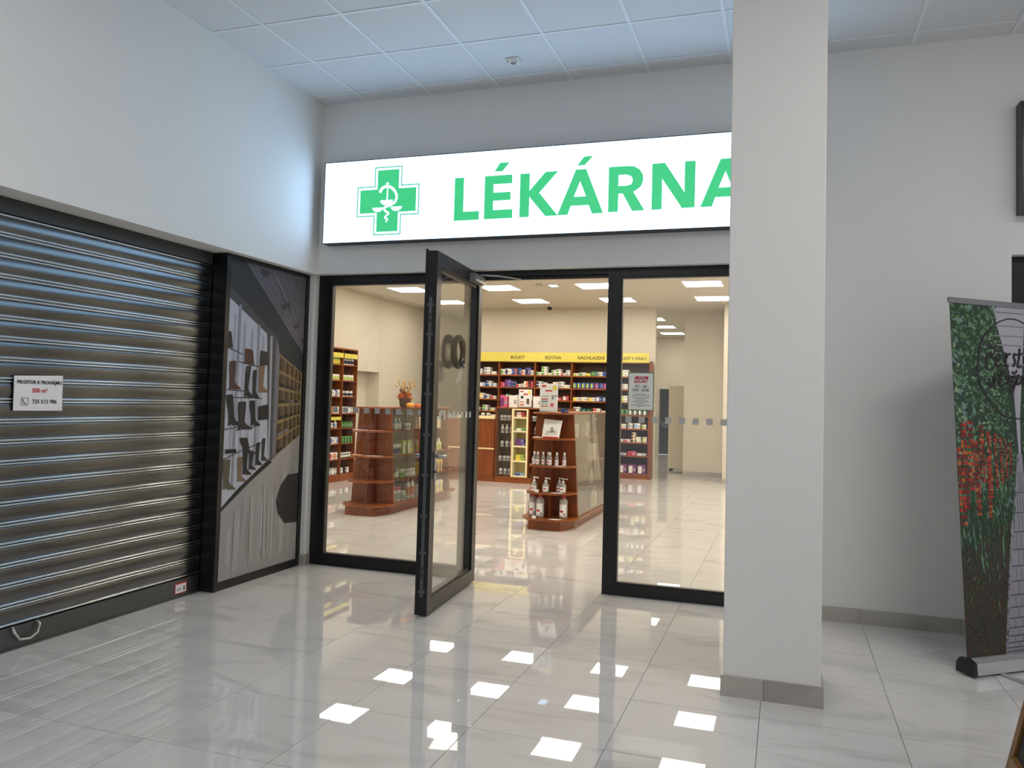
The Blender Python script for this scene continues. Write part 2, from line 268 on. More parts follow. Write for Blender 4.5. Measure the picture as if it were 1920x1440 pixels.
POSTER=[["floor",[[-1003,565],[-421,915],[-374,942],[-49,1103],[-1,41],[-1027,50]]],["ceil",[[-825,2444],[-6,2445],[-17,1785]]],["ceilline",[[-169,2442],[-154,2444],[-39,2120],[-46,2101]]],["wallgrad",[[-1002,2430],[-827,2441],[-17,1789],[-53,1628],[-373,1771],[-995,2236]]],["ceilline",[[-288,2442],[-273,2444],[-36,2068],[-42,2049]]],["ceilline",[[-403,2441],[-389,2444],[-32,2016],[-39,1997]]],["ceilline",[[-514,2441],[-501,2444],[-29,1964],[-35,1945]]],["ceilline",[[-622,2441],[-609,2443],[-25,1912],[-32,1893]]],["ceilline",[[-726,2441],[-714,2443],[-22,1860],[-28,1841]]],["ceilline",[[-827,2441],[-815,2443],[-18,1808],[-25,1789]]],["soffit",[[-1003,2242],[-547,1977],[-417,1907],[-543,1914],[-997,2147]]],["white",[[-997,2147],[-543,1917],[-469,918],[-838,711],[-1005,592],[-1046,1583]]],["panelshade",[[-607,1903],[-572,1884],[-598,965],[-629,947]]],["panelshade",[[-739,1944],[-706,1927],[-723,924],[-753,906]]],["panelshade",[[-829,1997],[-797,1980],[-807,896],[-836,878]]],["panelshade",[[-941,2045],[-911,2028],[-913,861],[-941,843]]],["black",[[-1005,592],[-838,711],[-469,918],[-413,897],[-853,672],[-1014,559]]],["pillar",[[-543,1914],[-417,1911],[-414,915],[-475,902]]],["pale",[[-500,1903],[-472,1906],[-449,925],[-476,919]]],["violet",[[-417,1902],[-373,1775],[-368,1697],[-375,951],[-422,924],[-424,1694]]],["wood",[[-373,1771],[-53,1628],[-49,1103],[-374,942]]],["shine2",[[-567,675],[-551,678],[-543,153],[-559,156]]],["shine2",[[-265,649],[-241,652],[-238,175],[-262,179]]],["shine2",[[-255,825],[-228,830],[-226,363],[-253,367]]],["shine2",[[-904,440],[-877,443],[-882,152],[-909,157]]],["shine2",[[-921,403],[-907,404],[-915,176],[-930,179]]],["shine",[[-389,573],[-375,575],[-391,409],[-406,411]]],["shade",[[-193,657],[-163,661],[-177,429],[-207,433]]],["shade",[[-798,426],[-789,428],[-805,305],[-815,307]]],["shine2",[[-175,740],[-163,742],[-153,144],[-165,146]]],["shine",[[-234,685],[-217,687],[-219,289],[-237,292]]],["shade",[[-142,991],[-116,996],[-104,365],[-131,369]]],["shine",[[-451,642],[-420,647],[-415,163],[-447,169]]],["shade",[[-460,680],[-442,683],[-438,208],[-456,211]]],["shade",[[-699,534],[-679,537],[-681,186],[-702,190]]],["shine2",[[-288,687],[-259,691],[-251,145],[-281,151]]],["shine2",[[-497,627],[-482,629],[-481,200],[-496,202]]],["shine2",[[-540,625],[-510,630],[-510,220],[-540,225]]],["shade",[[-377,712],[-345,717],[-345,295],[-378,300]]],["shine2",[[-306,611],[-291,613],[-286,102],[-300,104]]],["shine2",[[-407,633],[-379,637],[-374,135],[-402,140]]],["shade",[[-764,650],[-744,653],[-749,358],[-770,361]]],["shine",[[-180,644],[-165,647],[-172,312],[-187,314]]],["shine2",[[-526,763],[-515,764],[-520,437],[-531,438]]],["shine2",[[-812,480],[-782,483],[-792,255],[-822,260]]],["shade",[[-301,795],[-289,796],[-295,459],[-307,460]]],["shade",[[-174,887],[-141,893],[-152,609],[-185,613]]],["cell",[[-364,1749],[-291,1718],[-291,1618],[-364,1639]]],["cell",[[-277,1712],[-221,1688],[-221,1597],[-277,1613]]],["cell",[[-207,1682],[-163,1664],[-163,1580],[-207,1593]]],["cell",[[-149,1657],[-114,1643],[-114,1565],[-149,1575]]],["cell",[[-100,1636],[-71,1624],[-71,1552],[-99,1561]]],["cell",[[-364,1611],[-291,1592],[-291,1492],[-364,1502]]],["cell",[[-277,1588],[-221,1574],[-221,1482],[-277,1490]]],["cell",[[-207,1570],[-163,1558],[-163,1474],[-207,1480]]],["cell",[[-148,1554],[-114,1545],[-114,1468],[-148,1472]]],["cell",[[-99,1541],[-71,1534],[-70,1462],[-99,1466]]],["cell",[[-364,1474],[-291,1467],[-291,1367],[-364,1365]]],["cell",[[-277,1465],[-221,1459],[-221,1368],[-277,1367]]],["cell",[[-207,1458],[-163,1453],[-163,1369],[-206,1368]]],["cell",[[-148,1451],[-113,1448],[-113,1370],[-148,1370]]],["cell",[[-98,1446],[-70,1443],[-70,1371],[-98,1371]]],["cell",[[-365,1338],[-291,1341],[-291,1242],[-365,1229]]],["cell",[[-277,1342],[-221,1345],[-221,1254],[-277,1244]]],["cell",[[-206,1346],[-162,1348],[-162,1264],[-206,1257]]],["cell",[[-148,1349],[-113,1350],[-112,1273],[-147,1267]]],["cell",[[-98,1351],[-69,1353],[-69,1281],[-97,1276]]],["cell",[[-365,1201],[-291,1216],[-291,1117],[-365,1093]]],["cell",[[-277,1219],[-221,1231],[-221,1140],[-277,1122]]],["cell",[[-206,1234],[-162,1243],[-162,1160],[-206,1145]]],["cell",[[-147,1246],[-112,1253],[-112,1176],[-147,1164]]],["cell",[[-97,1256],[-69,1262],[-68,1190],[-97,1181]]],["cell",[[-365,1065],[-291,1091],[-291,992],[-365,957]]],["cell",[[-277,1097],[-221,1117],[-220,1026],[-277,999]]],["cell",[[-206,1122],[-162,1138],[-161,1055],[-206,1033]]],["cell",[[-147,1144],[-112,1156],[-111,1079],[-147,1062]]],["cell",[[-97,1162],[-68,1172],[-68,1100],[-96,1086]]],["ottoman",[[-199,778],[-27,782],[-34,369],[-224,382],[-316,477],[-344,579],[-295,695]]],["pole",[[-888,2111],[-861,2106],[-875,734],[-899,736]]],["pole",[[-658,1981],[-635,1975],[-630,854],[-649,856]]],["pole",[[-1036,1350],[-1019,1350],[-995,610],[-1012,612]]],["shine",[[-845,553],[-798,567],[-793,108],[-853,112]]],["shine",[[-668,652],[-630,657],[-621,135],[-665,131]]],["shine",[[-512,761],[-486,768],[-459,146],[-498,141]]],["black",[[-1013,1784],[-821,1737],[-820,1731],[-1012,1777]]],["black",[[-870,1682],[-623,1654],[-623,1647],[-870,1675]]],["black",[[-1007,1470],[-795,1463],[-795,1456],[-1007,1464]]],["black",[[-919,1413],[-575,1408],[-574,1402],[-918,1406]]],["black",[[-1014,1174],[-856,1189],[-856,1183],[-1013,1167]]],["black",[[-867,1166],[-587,1199],[-587,1193],[-867,1159]]],["black",[[-1005,952],[-803,1011],[-802,1004],[-1005,945]]],["black",[[-803,1011],[-532,1068],[-532,1061],[-802,1004]]],["brown",[[-971,1673],[-936,1681],[-900,1681],[-901,1617],[-905,1564],[-906,1528],[-888,1506],[-850,1490],[-835,1479],[-835,1471],[-921,1469],[-929,1478],[-941,1478],[-944,1468],[-965,1468],[-962,1506],[-965,1562],[-972,1614]]],["black",[[-783,1646],[-754,1655],[-726,1654],[-734,1581],[-743,1520],[-748,1479],[-733,1453],[-703,1434],[-691,1422],[-690,1412],[-758,1411],[-764,1422],[-775,1422],[-776,1411],[-793,1411],[-791,1454],[-791,1519],[-791,1578]]],["black",[[-699,1618],[-676,1625],[-654,1624],[-657,1559],[-661,1505],[-663,1468],[-651,1445],[-627,1428],[-617,1417],[-617,1409],[-671,1408],[-676,1418],[-684,1418],[-685,1408],[-698,1408],[-697,1446],[-699,1504],[-702,1558]]],["tan",[[-624,1654],[-591,1662],[-558,1662],[-561,1599],[-567,1546],[-571,1510],[-553,1487],[-519,1471],[-505,1461],[-504,1452],[-584,1451],[-591,1460],[-603,1460],[-605,1451],[-624,1450],[-622,1488],[-624,1544],[-628,1596]]],["black",[[-995,1424],[-958,1431],[-920,1429],[-907,1360],[-901,1303],[-896,1263],[-876,1238],[-835,1219],[-819,1207],[-818,1197],[-912,1199],[-920,1210],[-934,1210],[-936,1200],[-959,1200],[-956,1241],[-966,1303],[-984,1360]]],["dark",[[-857,1374],[-811,1380],[-765,1379],[-766,1315],[-771,1263],[-774,1227],[-750,1203],[-702,1185],[-682,1174],[-682,1165],[-794,1168],[-804,1178],[-821,1179],[-824,1169],[-851,1170],[-846,1207],[-850,1264],[-859,1316]]],["black",[[-727,1383],[-697,1389],[-664,1388],[-657,1329],[-654,1281],[-651,1248],[-634,1226],[-601,1210],[-587,1200],[-587,1192],[-664,1194],[-671,1203],[-683,1203],[-685,1194],[-704,1195],[-701,1229],[-709,1281],[-721,1329]]],["black",[[-826,1103],[-782,1105],[-734,1102],[-719,1064],[-710,1033],[-704,1012],[-680,998],[-632,985],[-612,978],[-611,973],[-726,979],[-736,985],[-753,986],[-756,981],[-784,983],[-778,1004],[-790,1037],[-813,1068]]],["olive",[[-994,947],[-956,951],[-918,947],[-919,881],[-923,826],[-925,789],[-905,763],[-865,741],[-848,728],[-848,720],[-940,729],[-949,739],[-962,741],[-965,731],[-987,733],[-984,772],[-988,831],[-995,886]]],["tan",[[-836,958],[-808,962],[-781,958],[-782,903],[-785,857],[-786,825],[-771,804],[-743,786],[-731,776],[-730,769],[-797,775],[-803,783],[-813,784],[-815,776],[-831,778],[-829,810],[-832,860],[-837,907]]],["black",[[-778,1003],[-750,1007],[-722,1003],[-723,949],[-726,903],[-727,872],[-712,851],[-683,834],[-671,824],[-671,816],[-739,822],[-745,831],[-755,831],[-757,823],[-773,825],[-771,857],[-774,906],[-779,952]]],["dark",[[-703,1000],[-677,1003],[-652,1000],[-656,956],[-662,919],[-665,894],[-652,877],[-625,863],[-614,855],[-614,849],[-675,854],[-681,861],[-690,861],[-692,855],[-707,856],[-705,882],[-705,922],[-707,959]]],["black",[[-624,1057],[-601,1061],[-578,1058],[-582,1006],[-587,963],[-589,933],[-577,913],[-553,898],[-543,888],[-543,881],[-598,885],[-603,893],[-611,894],[-613,886],[-626,887],[-625,918],[-626,965],[-628,1008]]],["dark",[[-554,1087],[-534,1092],[-514,1089],[-517,1036],[-522,992],[-524,963],[-514,943],[-492,927],[-484,918],[-483,911],[-532,914],[-536,922],[-543,922],[-544,915],[-556,915],[-555,947],[-556,994],[-558,1038]]],["black",[[-623,1342],[-491,1359],[-483,1240],[-616,1234]]],["brown",[[-803,1784],[-715,1778],[-689,1664],[-802,1674]]],["dark",[[-619,1780],[-532,1773],[-505,1669],[-624,1659]]],["dark",[[-1008,1899],[-967,1895],[-942,1778],[-1007,1781]]],["black",[[-981,1025],[-858,1023],[-856,995],[-979,994]]],["spot",[[-665,2422],[-536,2411],[-584,2361],[-628,2361]]],["spot",[[-387,2160],[-258,2205],[-272,2152],[-361,2126]]],["spot",[[-220,2013],[-122,2042],[-144,2002],[-194,1989]]],["spot",[[-94,1908],[-43,1920],[-66,1880]]],["pale2",[[-496,2411],[-479,2414],[-307,2214],[-325,2211]]],["pale2",[[-260,2146],[-245,2147],[-160,2049],[-175,2047]]],["celldark",[[-364,1749],[-331,1735],[-339,1632],[-364,1639]]],["celldark",[[-277,1712],[-252,1701],[-258,1608],[-277,1613]]],["celldark",[[-207,1682],[-188,1674],[-192,1588],[-207,1593]]],["celldark",[[-149,1657],[-133,1651],[-136,1572],[-149,1575]]],["celldark",[[-100,1636],[-87,1631],[-89,1558],[-99,1561]]],["dark",[[-99,1564],[-71,1556],[-71,1570],[-99,1583]]],["celldark",[[-364,1611],[-331,1603],[-339,1499],[-364,1502]]],["black",[[-364,1508],[-291,1497],[-291,1517],[-364,1535]]],["celldark",[[-277,1588],[-252,1582],[-257,1488],[-277,1490]]],["dark",[[-277,1495],[-221,1487],[-221,1505],[-277,1520]]],["celldark",[[-207,1570],[-187,1565],[-191,1478],[-207,1480]]],["black",[[-207,1485],[-163,1479],[-163,1495],[-207,1507]]],["celldark",[[-148,1554],[-133,1550],[-136,1471],[-148,1472]]],["celldark",[[-99,1541],[-86,1538],[-89,1464],[-99,1466]]],["pale2",[[-99,1469],[-70,1465],[-70,1480],[-99,1488]]],["celldark",[[-364,1474],[-332,1471],[-339,1366],[-364,1365]]],["black",[[-364,1371],[-291,1372],[-291,1392],[-364,1398]]],["celldark",[[-277,1465],[-252,1462],[-257,1368],[-277,1367]]],["brown",[[-277,1372],[-221,1373],[-221,1391],[-277,1397]]],["celldark",[[-207,1458],[-187,1456],[-191,1369],[-206,1368]]],["pale2",[[-206,1373],[-163,1374],[-163,1390],[-207,1395]]],["celldark",[[-148,1451],[-132,1450],[-136,1370],[-148,1370]]],["black",[[-148,1374],[-113,1374],[-113,1390],[-148,1394]]],["celldark",[[-98,1446],[-86,1445],[-88,1371],[-98,1371]]],["pale2",[[-98,1374],[-70,1375],[-70,1389],[-98,1393]]],["celldark",[[-365,1338],[-332,1339],[-339,1233],[-365,1229]]],["black",[[-365,1234],[-291,1247],[-291,1267],[-365,1261]]],["celldark",[[-277,1342],[-252,1343],[-257,1248],[-277,1244]]],["black",[[-277,1249],[-221,1259],[-221,1277],[-277,1274]]],["celldark",[[-206,1346],[-187,1347],[-191,1259],[-206,1257]]],["black",[[-206,1261],[-162,1269],[-162,1285],[-206,1283]]],["celldark",[[-148,1349],[-132,1349],[-135,1269],[-147,1267]]],["dark",[[-147,1271],[-113,1277],[-113,1292],[-147,1291]]],["celldark",[[-98,1351],[-85,1352],[-87,1278],[-97,1276]]],["black",[[-97,1280],[-69,1284],[-69,1299],[-98,1298]]],["celldark",[[-365,1201],[-332,1208],[-339,1101],[-365,1093]]],["pale2",[[-365,1098],[-291,1122],[-291,1142],[-365,1125]]],["celldark",[[-277,1219],[-252,1224],[-257,1128],[-277,1122]]],["pale2",[[-277,1126],[-221,1145],[-221,1163],[-277,1151]]],["celldark",[[-206,1234],[-186,1238],[-191,1150],[-206,1145]]],["dark",[[-206,1149],[-162,1164],[-162,1180],[-206,1172]]],["celldark",[[-147,1246],[-132,1249],[-135,1169],[-147,1164]]],["celldark",[[-97,1256],[-84,1259],[-87,1184],[-97,1181]]],["black",[[-97,1185],[-68,1194],[-68,1208],[-97,1204]]],["celldark",[[-365,1065],[-332,1077],[-339,969],[-365,957]]],["black",[[-365,962],[-291,997],[-291,1017],[-365,989]]],["celldark",[[-277,1097],[-252,1106],[-257,1009],[-277,999]]],["celldark",[[-206,1122],[-186,1129],[-190,1041],[-206,1033]]],["celldark",[[-147,1144],[-131,1149],[-134,1068],[-147,1062]]],["black",[[-147,1066],[-111,1083],[-112,1098],[-147,1087]]],["celldark",[[-97,1162],[-84,1166],[-86,1091],[-96,1086]]]]

# ================================================================== THE SETTING
H = 3.943            # hall ceiling
HS = 3.32            # shop ceiling
# ---- floor: grout bed, marble beyond the built tiles, and every tile in view a piece of its own
TX, TY, X0, Y0 = 0.604, 0.596, 1.92, -1.916
fl = MB()
fl.box(-3.75, -3.75, -0.05, 6.75, 6.428, -0.0025, 0)
for b in ((-3.75, -9.5, 9.5, -3.704), (6.75, -3.704, 9.5, 0.05), (-3.75, 6.428, 4.95, 16.6)):
    fl.box(b[0], b[1], -0.05, b[2], b[3], 0.0, 1)
floor = struct('floor', fl, [grout, marble_far])
tme = MB().box(-0.3005, -0.2965, -0.012, 0.3005, 0.2965, 0.0).mesh('floor_tile', marble)
for i in range(-10, 9):
    for j in range(-3, 15):
        cx = X0 + (i + 0.5) * TX; cy = Y0 + (j + 0.5) * TY
        if cy < -0.1 and cx < -0.45: continue
        if cy > -0.1 and cx > 5.1 and cy > 0.3: continue
        if cx < -3.75 or cx > 6.75: continue
        o = place('floor_tile', tme, floor, (cx, cy, -0.0002), (rnd.uniform(-1, 1) * 0.0005, rnd.uniform(-1, 1) * 0.0005, 0))

# ---- hall ceiling: boards in a rail grid
cl = MB().box(-0.3, -8.2, H + 0.02, 8.6, 0.0, H + 0.12, 0)
cl.box(-0.3, -8.2, H - 0.001, 8.6, -3.806, H + 0.02, 0)
ceiling = struct('ceiling', cl, ceil_m)
gx = [0.0] + [0.426 + 0.6 * i for i in range(0, 14)]
gy = [0.0, -0.1996] + [-0.1996 - 0.6 * j for j in range(1, 7)]
for i in range(len(gx) - 1):
    for j in range(len(gy) - 1):
        cxm, cym = (gx[i] + gx[i + 1]) / 2, (gy[j] + gy[j + 1]) / 2
        hx, hy = (gx[i + 1] - gx[i]) / 2 - 0.008, (gy[j] - gy[j + 1]) / 2 - 0.008
        key = 'ceiling_tile_%d_%d' % (round(hx * 1000), round(hy * 1000))
        me = bpy.data.meshes.get(key) or MB().box(-hx, -hy, 0, hx, hy, 0.014).mesh(key, ceil_m)
        place('ceiling_tile', me, ceiling, (cxm, cym, H + 0.004))
for x in gx:
    MB().box(x - 0.012, -3.806, H - 0.001, x + 0.012, 0.0, H + 0.003).build('ceiling_rail', rail_m, ceiling)
for y in gy:
    MB().box(0.0, y - 0.010, H - 0.0005, 8.23, y + 0.010, H + 0.0035).build('ceiling_rail', rail_m, ceiling)

# ---- hall walls
LT = 2.478           # underside of the lintel over the shop front
wl = MB().box(-0.45, -9.5, 2.472, 0.0, 0.0, H + 0.1)          # over shutter and poster
wl.box(-0.45, -9.5, 0, -0.24, -6.2, 2.472)
struct('wall_left', wl, paint)
wf = MB().box(-0.45, 0.0, LT, 9.5, 0.2, H + 0.1)
wf.box(-0.45, 0.0, 0.0, -0.035, 0.2, LT)                       # little pier in the corner
wf.box(3.95, 0.0, 0.0, 5.225, 0.2, LT)
wf.box(7.6, 0.0, 0.0, 9.5, 0.2, LT)
struct('wall_front', wf, paint)
# skirting tiles along the front wall and round the pier
bb = thing('baseboard_front', (3.95, 0, 0), kind='structure')
for a, b in ((3.95, 4.325), (4.327, 4.929), (4.931, 5.225)):
    MB().box(a, -0.011, 0, b, 0, 0.098).build('baseboard_tile', base_tile, bb)
bb = thing('baseboard_corner', (-0.06, 0, 0), kind='structure')
MB().box(-0.082, -0.011, 0, -0.024, 0, 0.092).build('baseboard_tile', base_tile, bb)
MB().box(-0.035, 0.0, 0, -0.024, 0.075, 0.092).build('baseboard_tile', base_tile, bb)

# ---- the white column in front
col = thing('column', (3.78, -1.45, 0), kind='structure')
MB().prism([(3.548, -1.68), (3.552, -1.684), (4.006, -1.684), (4.01, -1.68), (4.01, -1.22), (3.548, -1.22)], 0, H).build('shaft', paint, col)
for a, b in ((3.536, 3.742), (3.744, 4.022)):
    MB().box(a, -1.696, 0, b, -1.684, 0.101).build('baseboard_tile', base_tile, col)
MB().box(3.536, -1.684, 0, 3.548, -1.208, 0.101).build('baseboard_tile', base_tile, col)
MB().box(4.01, -1.684, 0, 4.022, -1.208, 0.101).build('baseboard_tile', base_tile, col)
MB().box(3.548, -1.22, 0, 4.01, -1.208, 0.101).build('baseboard_tile', base_tile, col)

# ---- shop shell
XL = -3.52
sw = MB(); NZ = 1.90
sw.box(XL - 0.35, 0.2, 0, XL, 6.30, HS + 0.2); sw.box(XL - 0.35, 7.47, 0, XL, 13.0, HS + 0.2)
sw.box(XL - 0.35, 6.30, NZ, XL, 7.47, HS + 0.2); sw.box(XL - 0.35, 6.30, 0, XL - 0.26, 7.47, NZ)
struct('wall_shop_left', sw, paint_in)
sb = MB().box(XL - 0.3, 12.6, 0, -0.3, 12.8, HS + 0.2)
struct('wall_shop_rear', sb, paint_in)
struct('wall_shop_back', MB().box(-2.44, 9.40, 0, 1.42, 9.55, HS + 0.1), paint_in)
st = MB().box(4.9, 0.2, 0, 4.95, 9.1, HS + 0.2); st.box(2.74, 9.05, 0, 4.95, 10.35, HS + 0.1)
struct('wall_shop_right', st, paint_in)
struct('wall_shop_block', MB().box(1.87, 10.3, 0, 3.0, 16.4, HS + 0.1), paint_in)
fw = MB().box(-0.4, 16.2, 1.86, 2.2, 16.4, HS + 0.1); fw.box(-0.4, 16.2, 0, 0.46, 16.4, 1.86); fw.box(0.74, 16.2, 0, 2.2, 16.4, 1.86)
fw.box(-0.4, 9.55, 0, -0.25, 16.3, HS + 0.1)
struct('wall_shop_far', fw, paint_in)
struct('wall_shop_dark_room', MB().box(0.3, 16.9, 0, 1.0, 17.0, 2.0), M('dark_grey_door', (62, 62, 58), 0.5))
struct('ceiling_shop', MB().box(XL - 0.35, 0.2, HS, 4.95, 16.6, HS + 0.12), paint_in)
struct('wall_shop_inner_front', MB().box(XL - 0.35, 0.17, 0, -0.05, 0.25, HS + 0.1).box(3.95, 0.2, 0, 4.0, 0.25, HS), paint_in)
bb = thing('baseboard_shop', (2.2, 10.3, 0), kind='structure')
for k in range(2):
    a = 1.87 + k * 0.436; MB().box(a, 10.288, 0, a + 0.434, 10.3, 0.098).build('baseboard_tile', base_tile, bb)
MB().box(2.728, 9.05, 0, 2.74, 10.288, 0.098).build('baseboard_tile', base_tile, bb)
MB().box(2.728, 9.038, 0, 4.89, 9.05, 0.098).build('baseboard_tile', base_tile, bb)

# ---- glazed shop front: y = 0.08 .. 0.15
FY0, FY1 = 0.082, 0.15
def bars(parent, lst, mat=black_al, name='frame_bar'):
    for b in lst: MB().box(*b).build(name, mat, parent)
def squares(parent, x0, n, y, z=1.321, hs=0.0235, pitch=0.1006, name='privacy_square'):
    me = MB().box(-hs, 0, -hs, hs, 0.0006, hs).mesh('privacy_square', decal)
    for k in range(n): place(name, me, parent, tuple(a - b for a, b in zip((x0 + k * pitch, y, z), parent.location)))
w1 = thing('window_1', (0.7, 0.11, 0), kind='structure')
bars(w1, [(-0.035, FY0, 0, 0.078, FY1, LT), (1.345, FY0, 0, 1.418, FY1, LT), (0.078, FY0, 0, 1.345, FY1, 0.086), (0.078, FY0, 2.408, 1.345, FY1, LT)])
bars(w1, [(0.078, FY0 + 0.012, 0.086, 0.096, FY1 - 0.012, 2.408), (1.327, FY0 + 0.012, 0.086, 1.345, FY1 - 0.012, 2.408),
          (0.096, FY0 + 0.012, 0.086, 1.327, FY1 - 0.012, 0.102), (0.096, FY0 + 0.012, 2.392, 1.327, FY1 - 0.012, 2.408)], grey_al, 'glazing_bead')
MB().box(0.09, 0.112, 0.095, 1.333, 0.120, 2.40).build('glass_pane', pane, w1)
squares(w1, 0.152, 12, 0.1105)
w2 = thing('window_2', (3.2, 0.11, 0), kind='structure')
bars(w2, [(2.526, FY0, 0, 2.626, FY1, LT), (3.85, FY0, 0, 3.95, FY1, LT), (2.626, FY0, 0, 3.85, FY1, 0.086), (2.626, FY0, 2.408, 3.85, FY1, LT)])
bars(w2, [(2.626, FY0 + 0.012, 0.086, 2.638, FY1 - 0.012, 2.408), (3.838, FY0 + 0.012, 0.086, 3.85, FY1 - 0.012, 2.408),
          (2.638, FY0 + 0.012, 0.086, 3.838, FY1 - 0.012, 0.098), (2.638, FY0 + 0.012, 2.396, 3.838, FY1 - 0.012, 2.408)], grey_al, 'glazing_bead')
MB().box(2.632, 0.112, 0.092, 3.844, 0.120, 2.402).build('glass_pane', pane, w2)
squares(w2, 2.6985, 12, 0.1105)
tr = thing('trim_1', (1.97, 0.11, 2.4), kind='structure')
MB().box(1.418, FY0, 2.435, 2.526, FY1, LT).build('door_header', black_al, tr)
MB().box(1.418, FY0 + 0.03, 2.41, 2.526, FY1, 2.435).build('door_stop', black_al, tr)

# ---- open glass door, hinged at the left jamb and swung out into the hall
DW, DT, DH = 1.075, 0.078, 2.435
door = thing('door_1', (1.425, 0.045, 0), kind='structure', rotz=-PI / 2 + 0.09, world=False)
# local: x along the leaf from the hinge, y = 0 hall side .. DT shop side, z up
SB = 0.098
bars(door, [(0, 0, 0.012, 0.09, DT, DH), (DW - 0.09, 0, 0.012, DW, DT, DH), (0.09, 0, 0.012, DW - 0.09, DT, 0.012 + SB), (0.09, 0, DH - SB, DW - 0.09, DT, DH)], black_al, 'leaf_bar')
MB().box(DW, -0.006, 0.012, DW + 0.003, 0.012, DH + 0.012).build('rebate_lip', black_al, door)
MB().box(0.09, 0.036, 0.10, DW - 0.09, 0.044, DH - 0.09).build('glass_pane', pane, door)
bars(door, [(0.09, 0.018, 0.11, 0.106, 0.062, DH - SB), (DW - 0.106, 0.018, 0.11, DW - 0.09, 0.062, DH - SB), (0.106, 0.018, 0.11, DW - 0.106, 0.062, 0.126), (0.106, 0.018, DH - SB - 0.016, DW - 0.106, 0.062, DH - SB)], grey_al, 'glazing_bead')
MB().box(DW, DT / 2 - 0.011, 0.13, DW + 0.004, DT / 2 + 0.011, 2.12).build('lock_strip', steel_dull, door)
lug = MB().box(-0.001, -0.024, -0.008, 0.006, 0.024, 0.008).mesh('lock_lug', steel_dull)
for z in (0.165, 0.42, 0.66, 0.93, 1.20, 1.47, 1.67, 1.87, 2.07): place('lock_lug', lug, door, (DW, DT / 2, z))
slot = MB().box(0, -0.006, -0.013, 0.0052, 0.006, 0.013).mesh('lock_slot', black_p)
for z in (0.27, 0.31, 1.56, 1.96, 2.0): place('lock_slot', slot, door, (DW, DT / 2, z))
for sgn, y0 in ((1, DT), (-1, 0)):
    h = MB().box(DW - 0.075, min(y0, y0 + sgn * 0.008), 0.90, DW - 0.047, max(y0, y0 + sgn * 0.008), 1.09)
    hp = h.build('handle_plate', steel, door)
    lev = MB().tube([(DW - 0.061, y0, 1.055), (DW - 0.061, y0 + sgn * 0.05, 1.055), (DW - 0.075, y0 + sgn * 0.056, 1.055), (DW - 0.19, y0 + sgn * 0.058, 1.05)], 0.0105, 8)
    lev.build('handle_lever', steel, hp)
    MB().lathe([(0.011, 0), (0.011, 0.012)], (DW - 0.061, y0 + (0.006 if sgn > 0 else -0.018), 0.95), 10, axis='Y').build('lock_cylinder', steel_dull, hp)
me = MB().box(-0.0235, 0, -0.0235, 0.0235, 0.0006, 0.0235).mesh('door_square', decal)
for k in range(9): place('privacy_square', me, door, (0.135 + k * 0.1006, 0.0445, 1.321))
hb = MB().lathe([(0.012, -0.06), (0.012, 0.06)], (0, 0, 0), 10).mesh('hinge', black_al)
for z in (0.25, 1.2, 2.15): place('hinge', hb, door, (-0.004, 0.01, z))
# closer body on the shop side near the hinge, arm to the header
cb = MB().box(0.10, DT, DH - 0.095, 0.36, DT + 0.05, DH - 0.035).build('closer_body', M('closer_grey', (120, 120, 122), 0.4, 0.3), door)
MB().box(0.10, DT + 0.006, DH - 0.093, 0.358, DT + 0.056, DH - 0.075).build('closer_cover', M('closer_silver', (176, 174, 170), 0.35, 0.4), cb)
la = Vector((0.15, DT + 0.025, DH - 0.03))
inv = Matrix.Rotation(PI / 2 - 0.09, 4, 'Z') @ Matrix.Translation((-1.425, -0.045, 0))
e1 = inv @ Vector((1.82, 0.075, 2.405)); mid = inv @ Vector((1.66, -0.02, 2.42))
MB().tube([la, (la.x, la.y, DH - 0.018), mid, e1], 0.007, 6).build('closer_arm', M('closer_silver', (176, 174, 170)), door)

# ---- neighbouring shop front at the right edge
w3 = thing('window_3', (6.4, 0.1, 0), kind='structure')
bars(w3, [(5.225 + 0.0, FY0, 0, 5.33, FY1, LT), (7.5, FY0, 0, 7.6, FY1, LT), (5.33, FY0, 0, 7.5, FY1, 0.09), (5.33, FY0, 2.39, 7.5, FY1, LT)])
MB().box(5.33, 0.11, 0.09, 7.5, 0.118, 2.39).build('glass_pane', pane, w3)
struct('wall_neighbour_shop', MB().box(5.0, 1.6, 0, 8.2, 1.7, 2.6).box(4.95, 0.2, 0, 5.05, 1.6, 2.6).box(8.1, 0.2, 0, 8.2, 1.6, 2.6).box(5.0, 0.2, 2.5, 8.2, 1.7, 2.6), M('dim_brown_wall', (70, 60, 50), 0.7))
sh = thing('wooden_rack', (6.0, 1.2, 0), 'brown wooden rack behind the black framed glass at the right edge', 'rack')
for z in (0.5, 1.0, 1.5, 2.06): MB().box(5.2, 1.0, z, 7.2, 1.4, z + 0.06).build('shelf', WOOD('orange_brown_wood', (150, 92, 48), (176, 114, 64), axis='X'), sh)
for x in (5.2, 7.14): MB().box(x, 1.0, 0, x + 0.06, 1.4, 2.12).build('upright', MATS['orange_brown_wood'], sh)

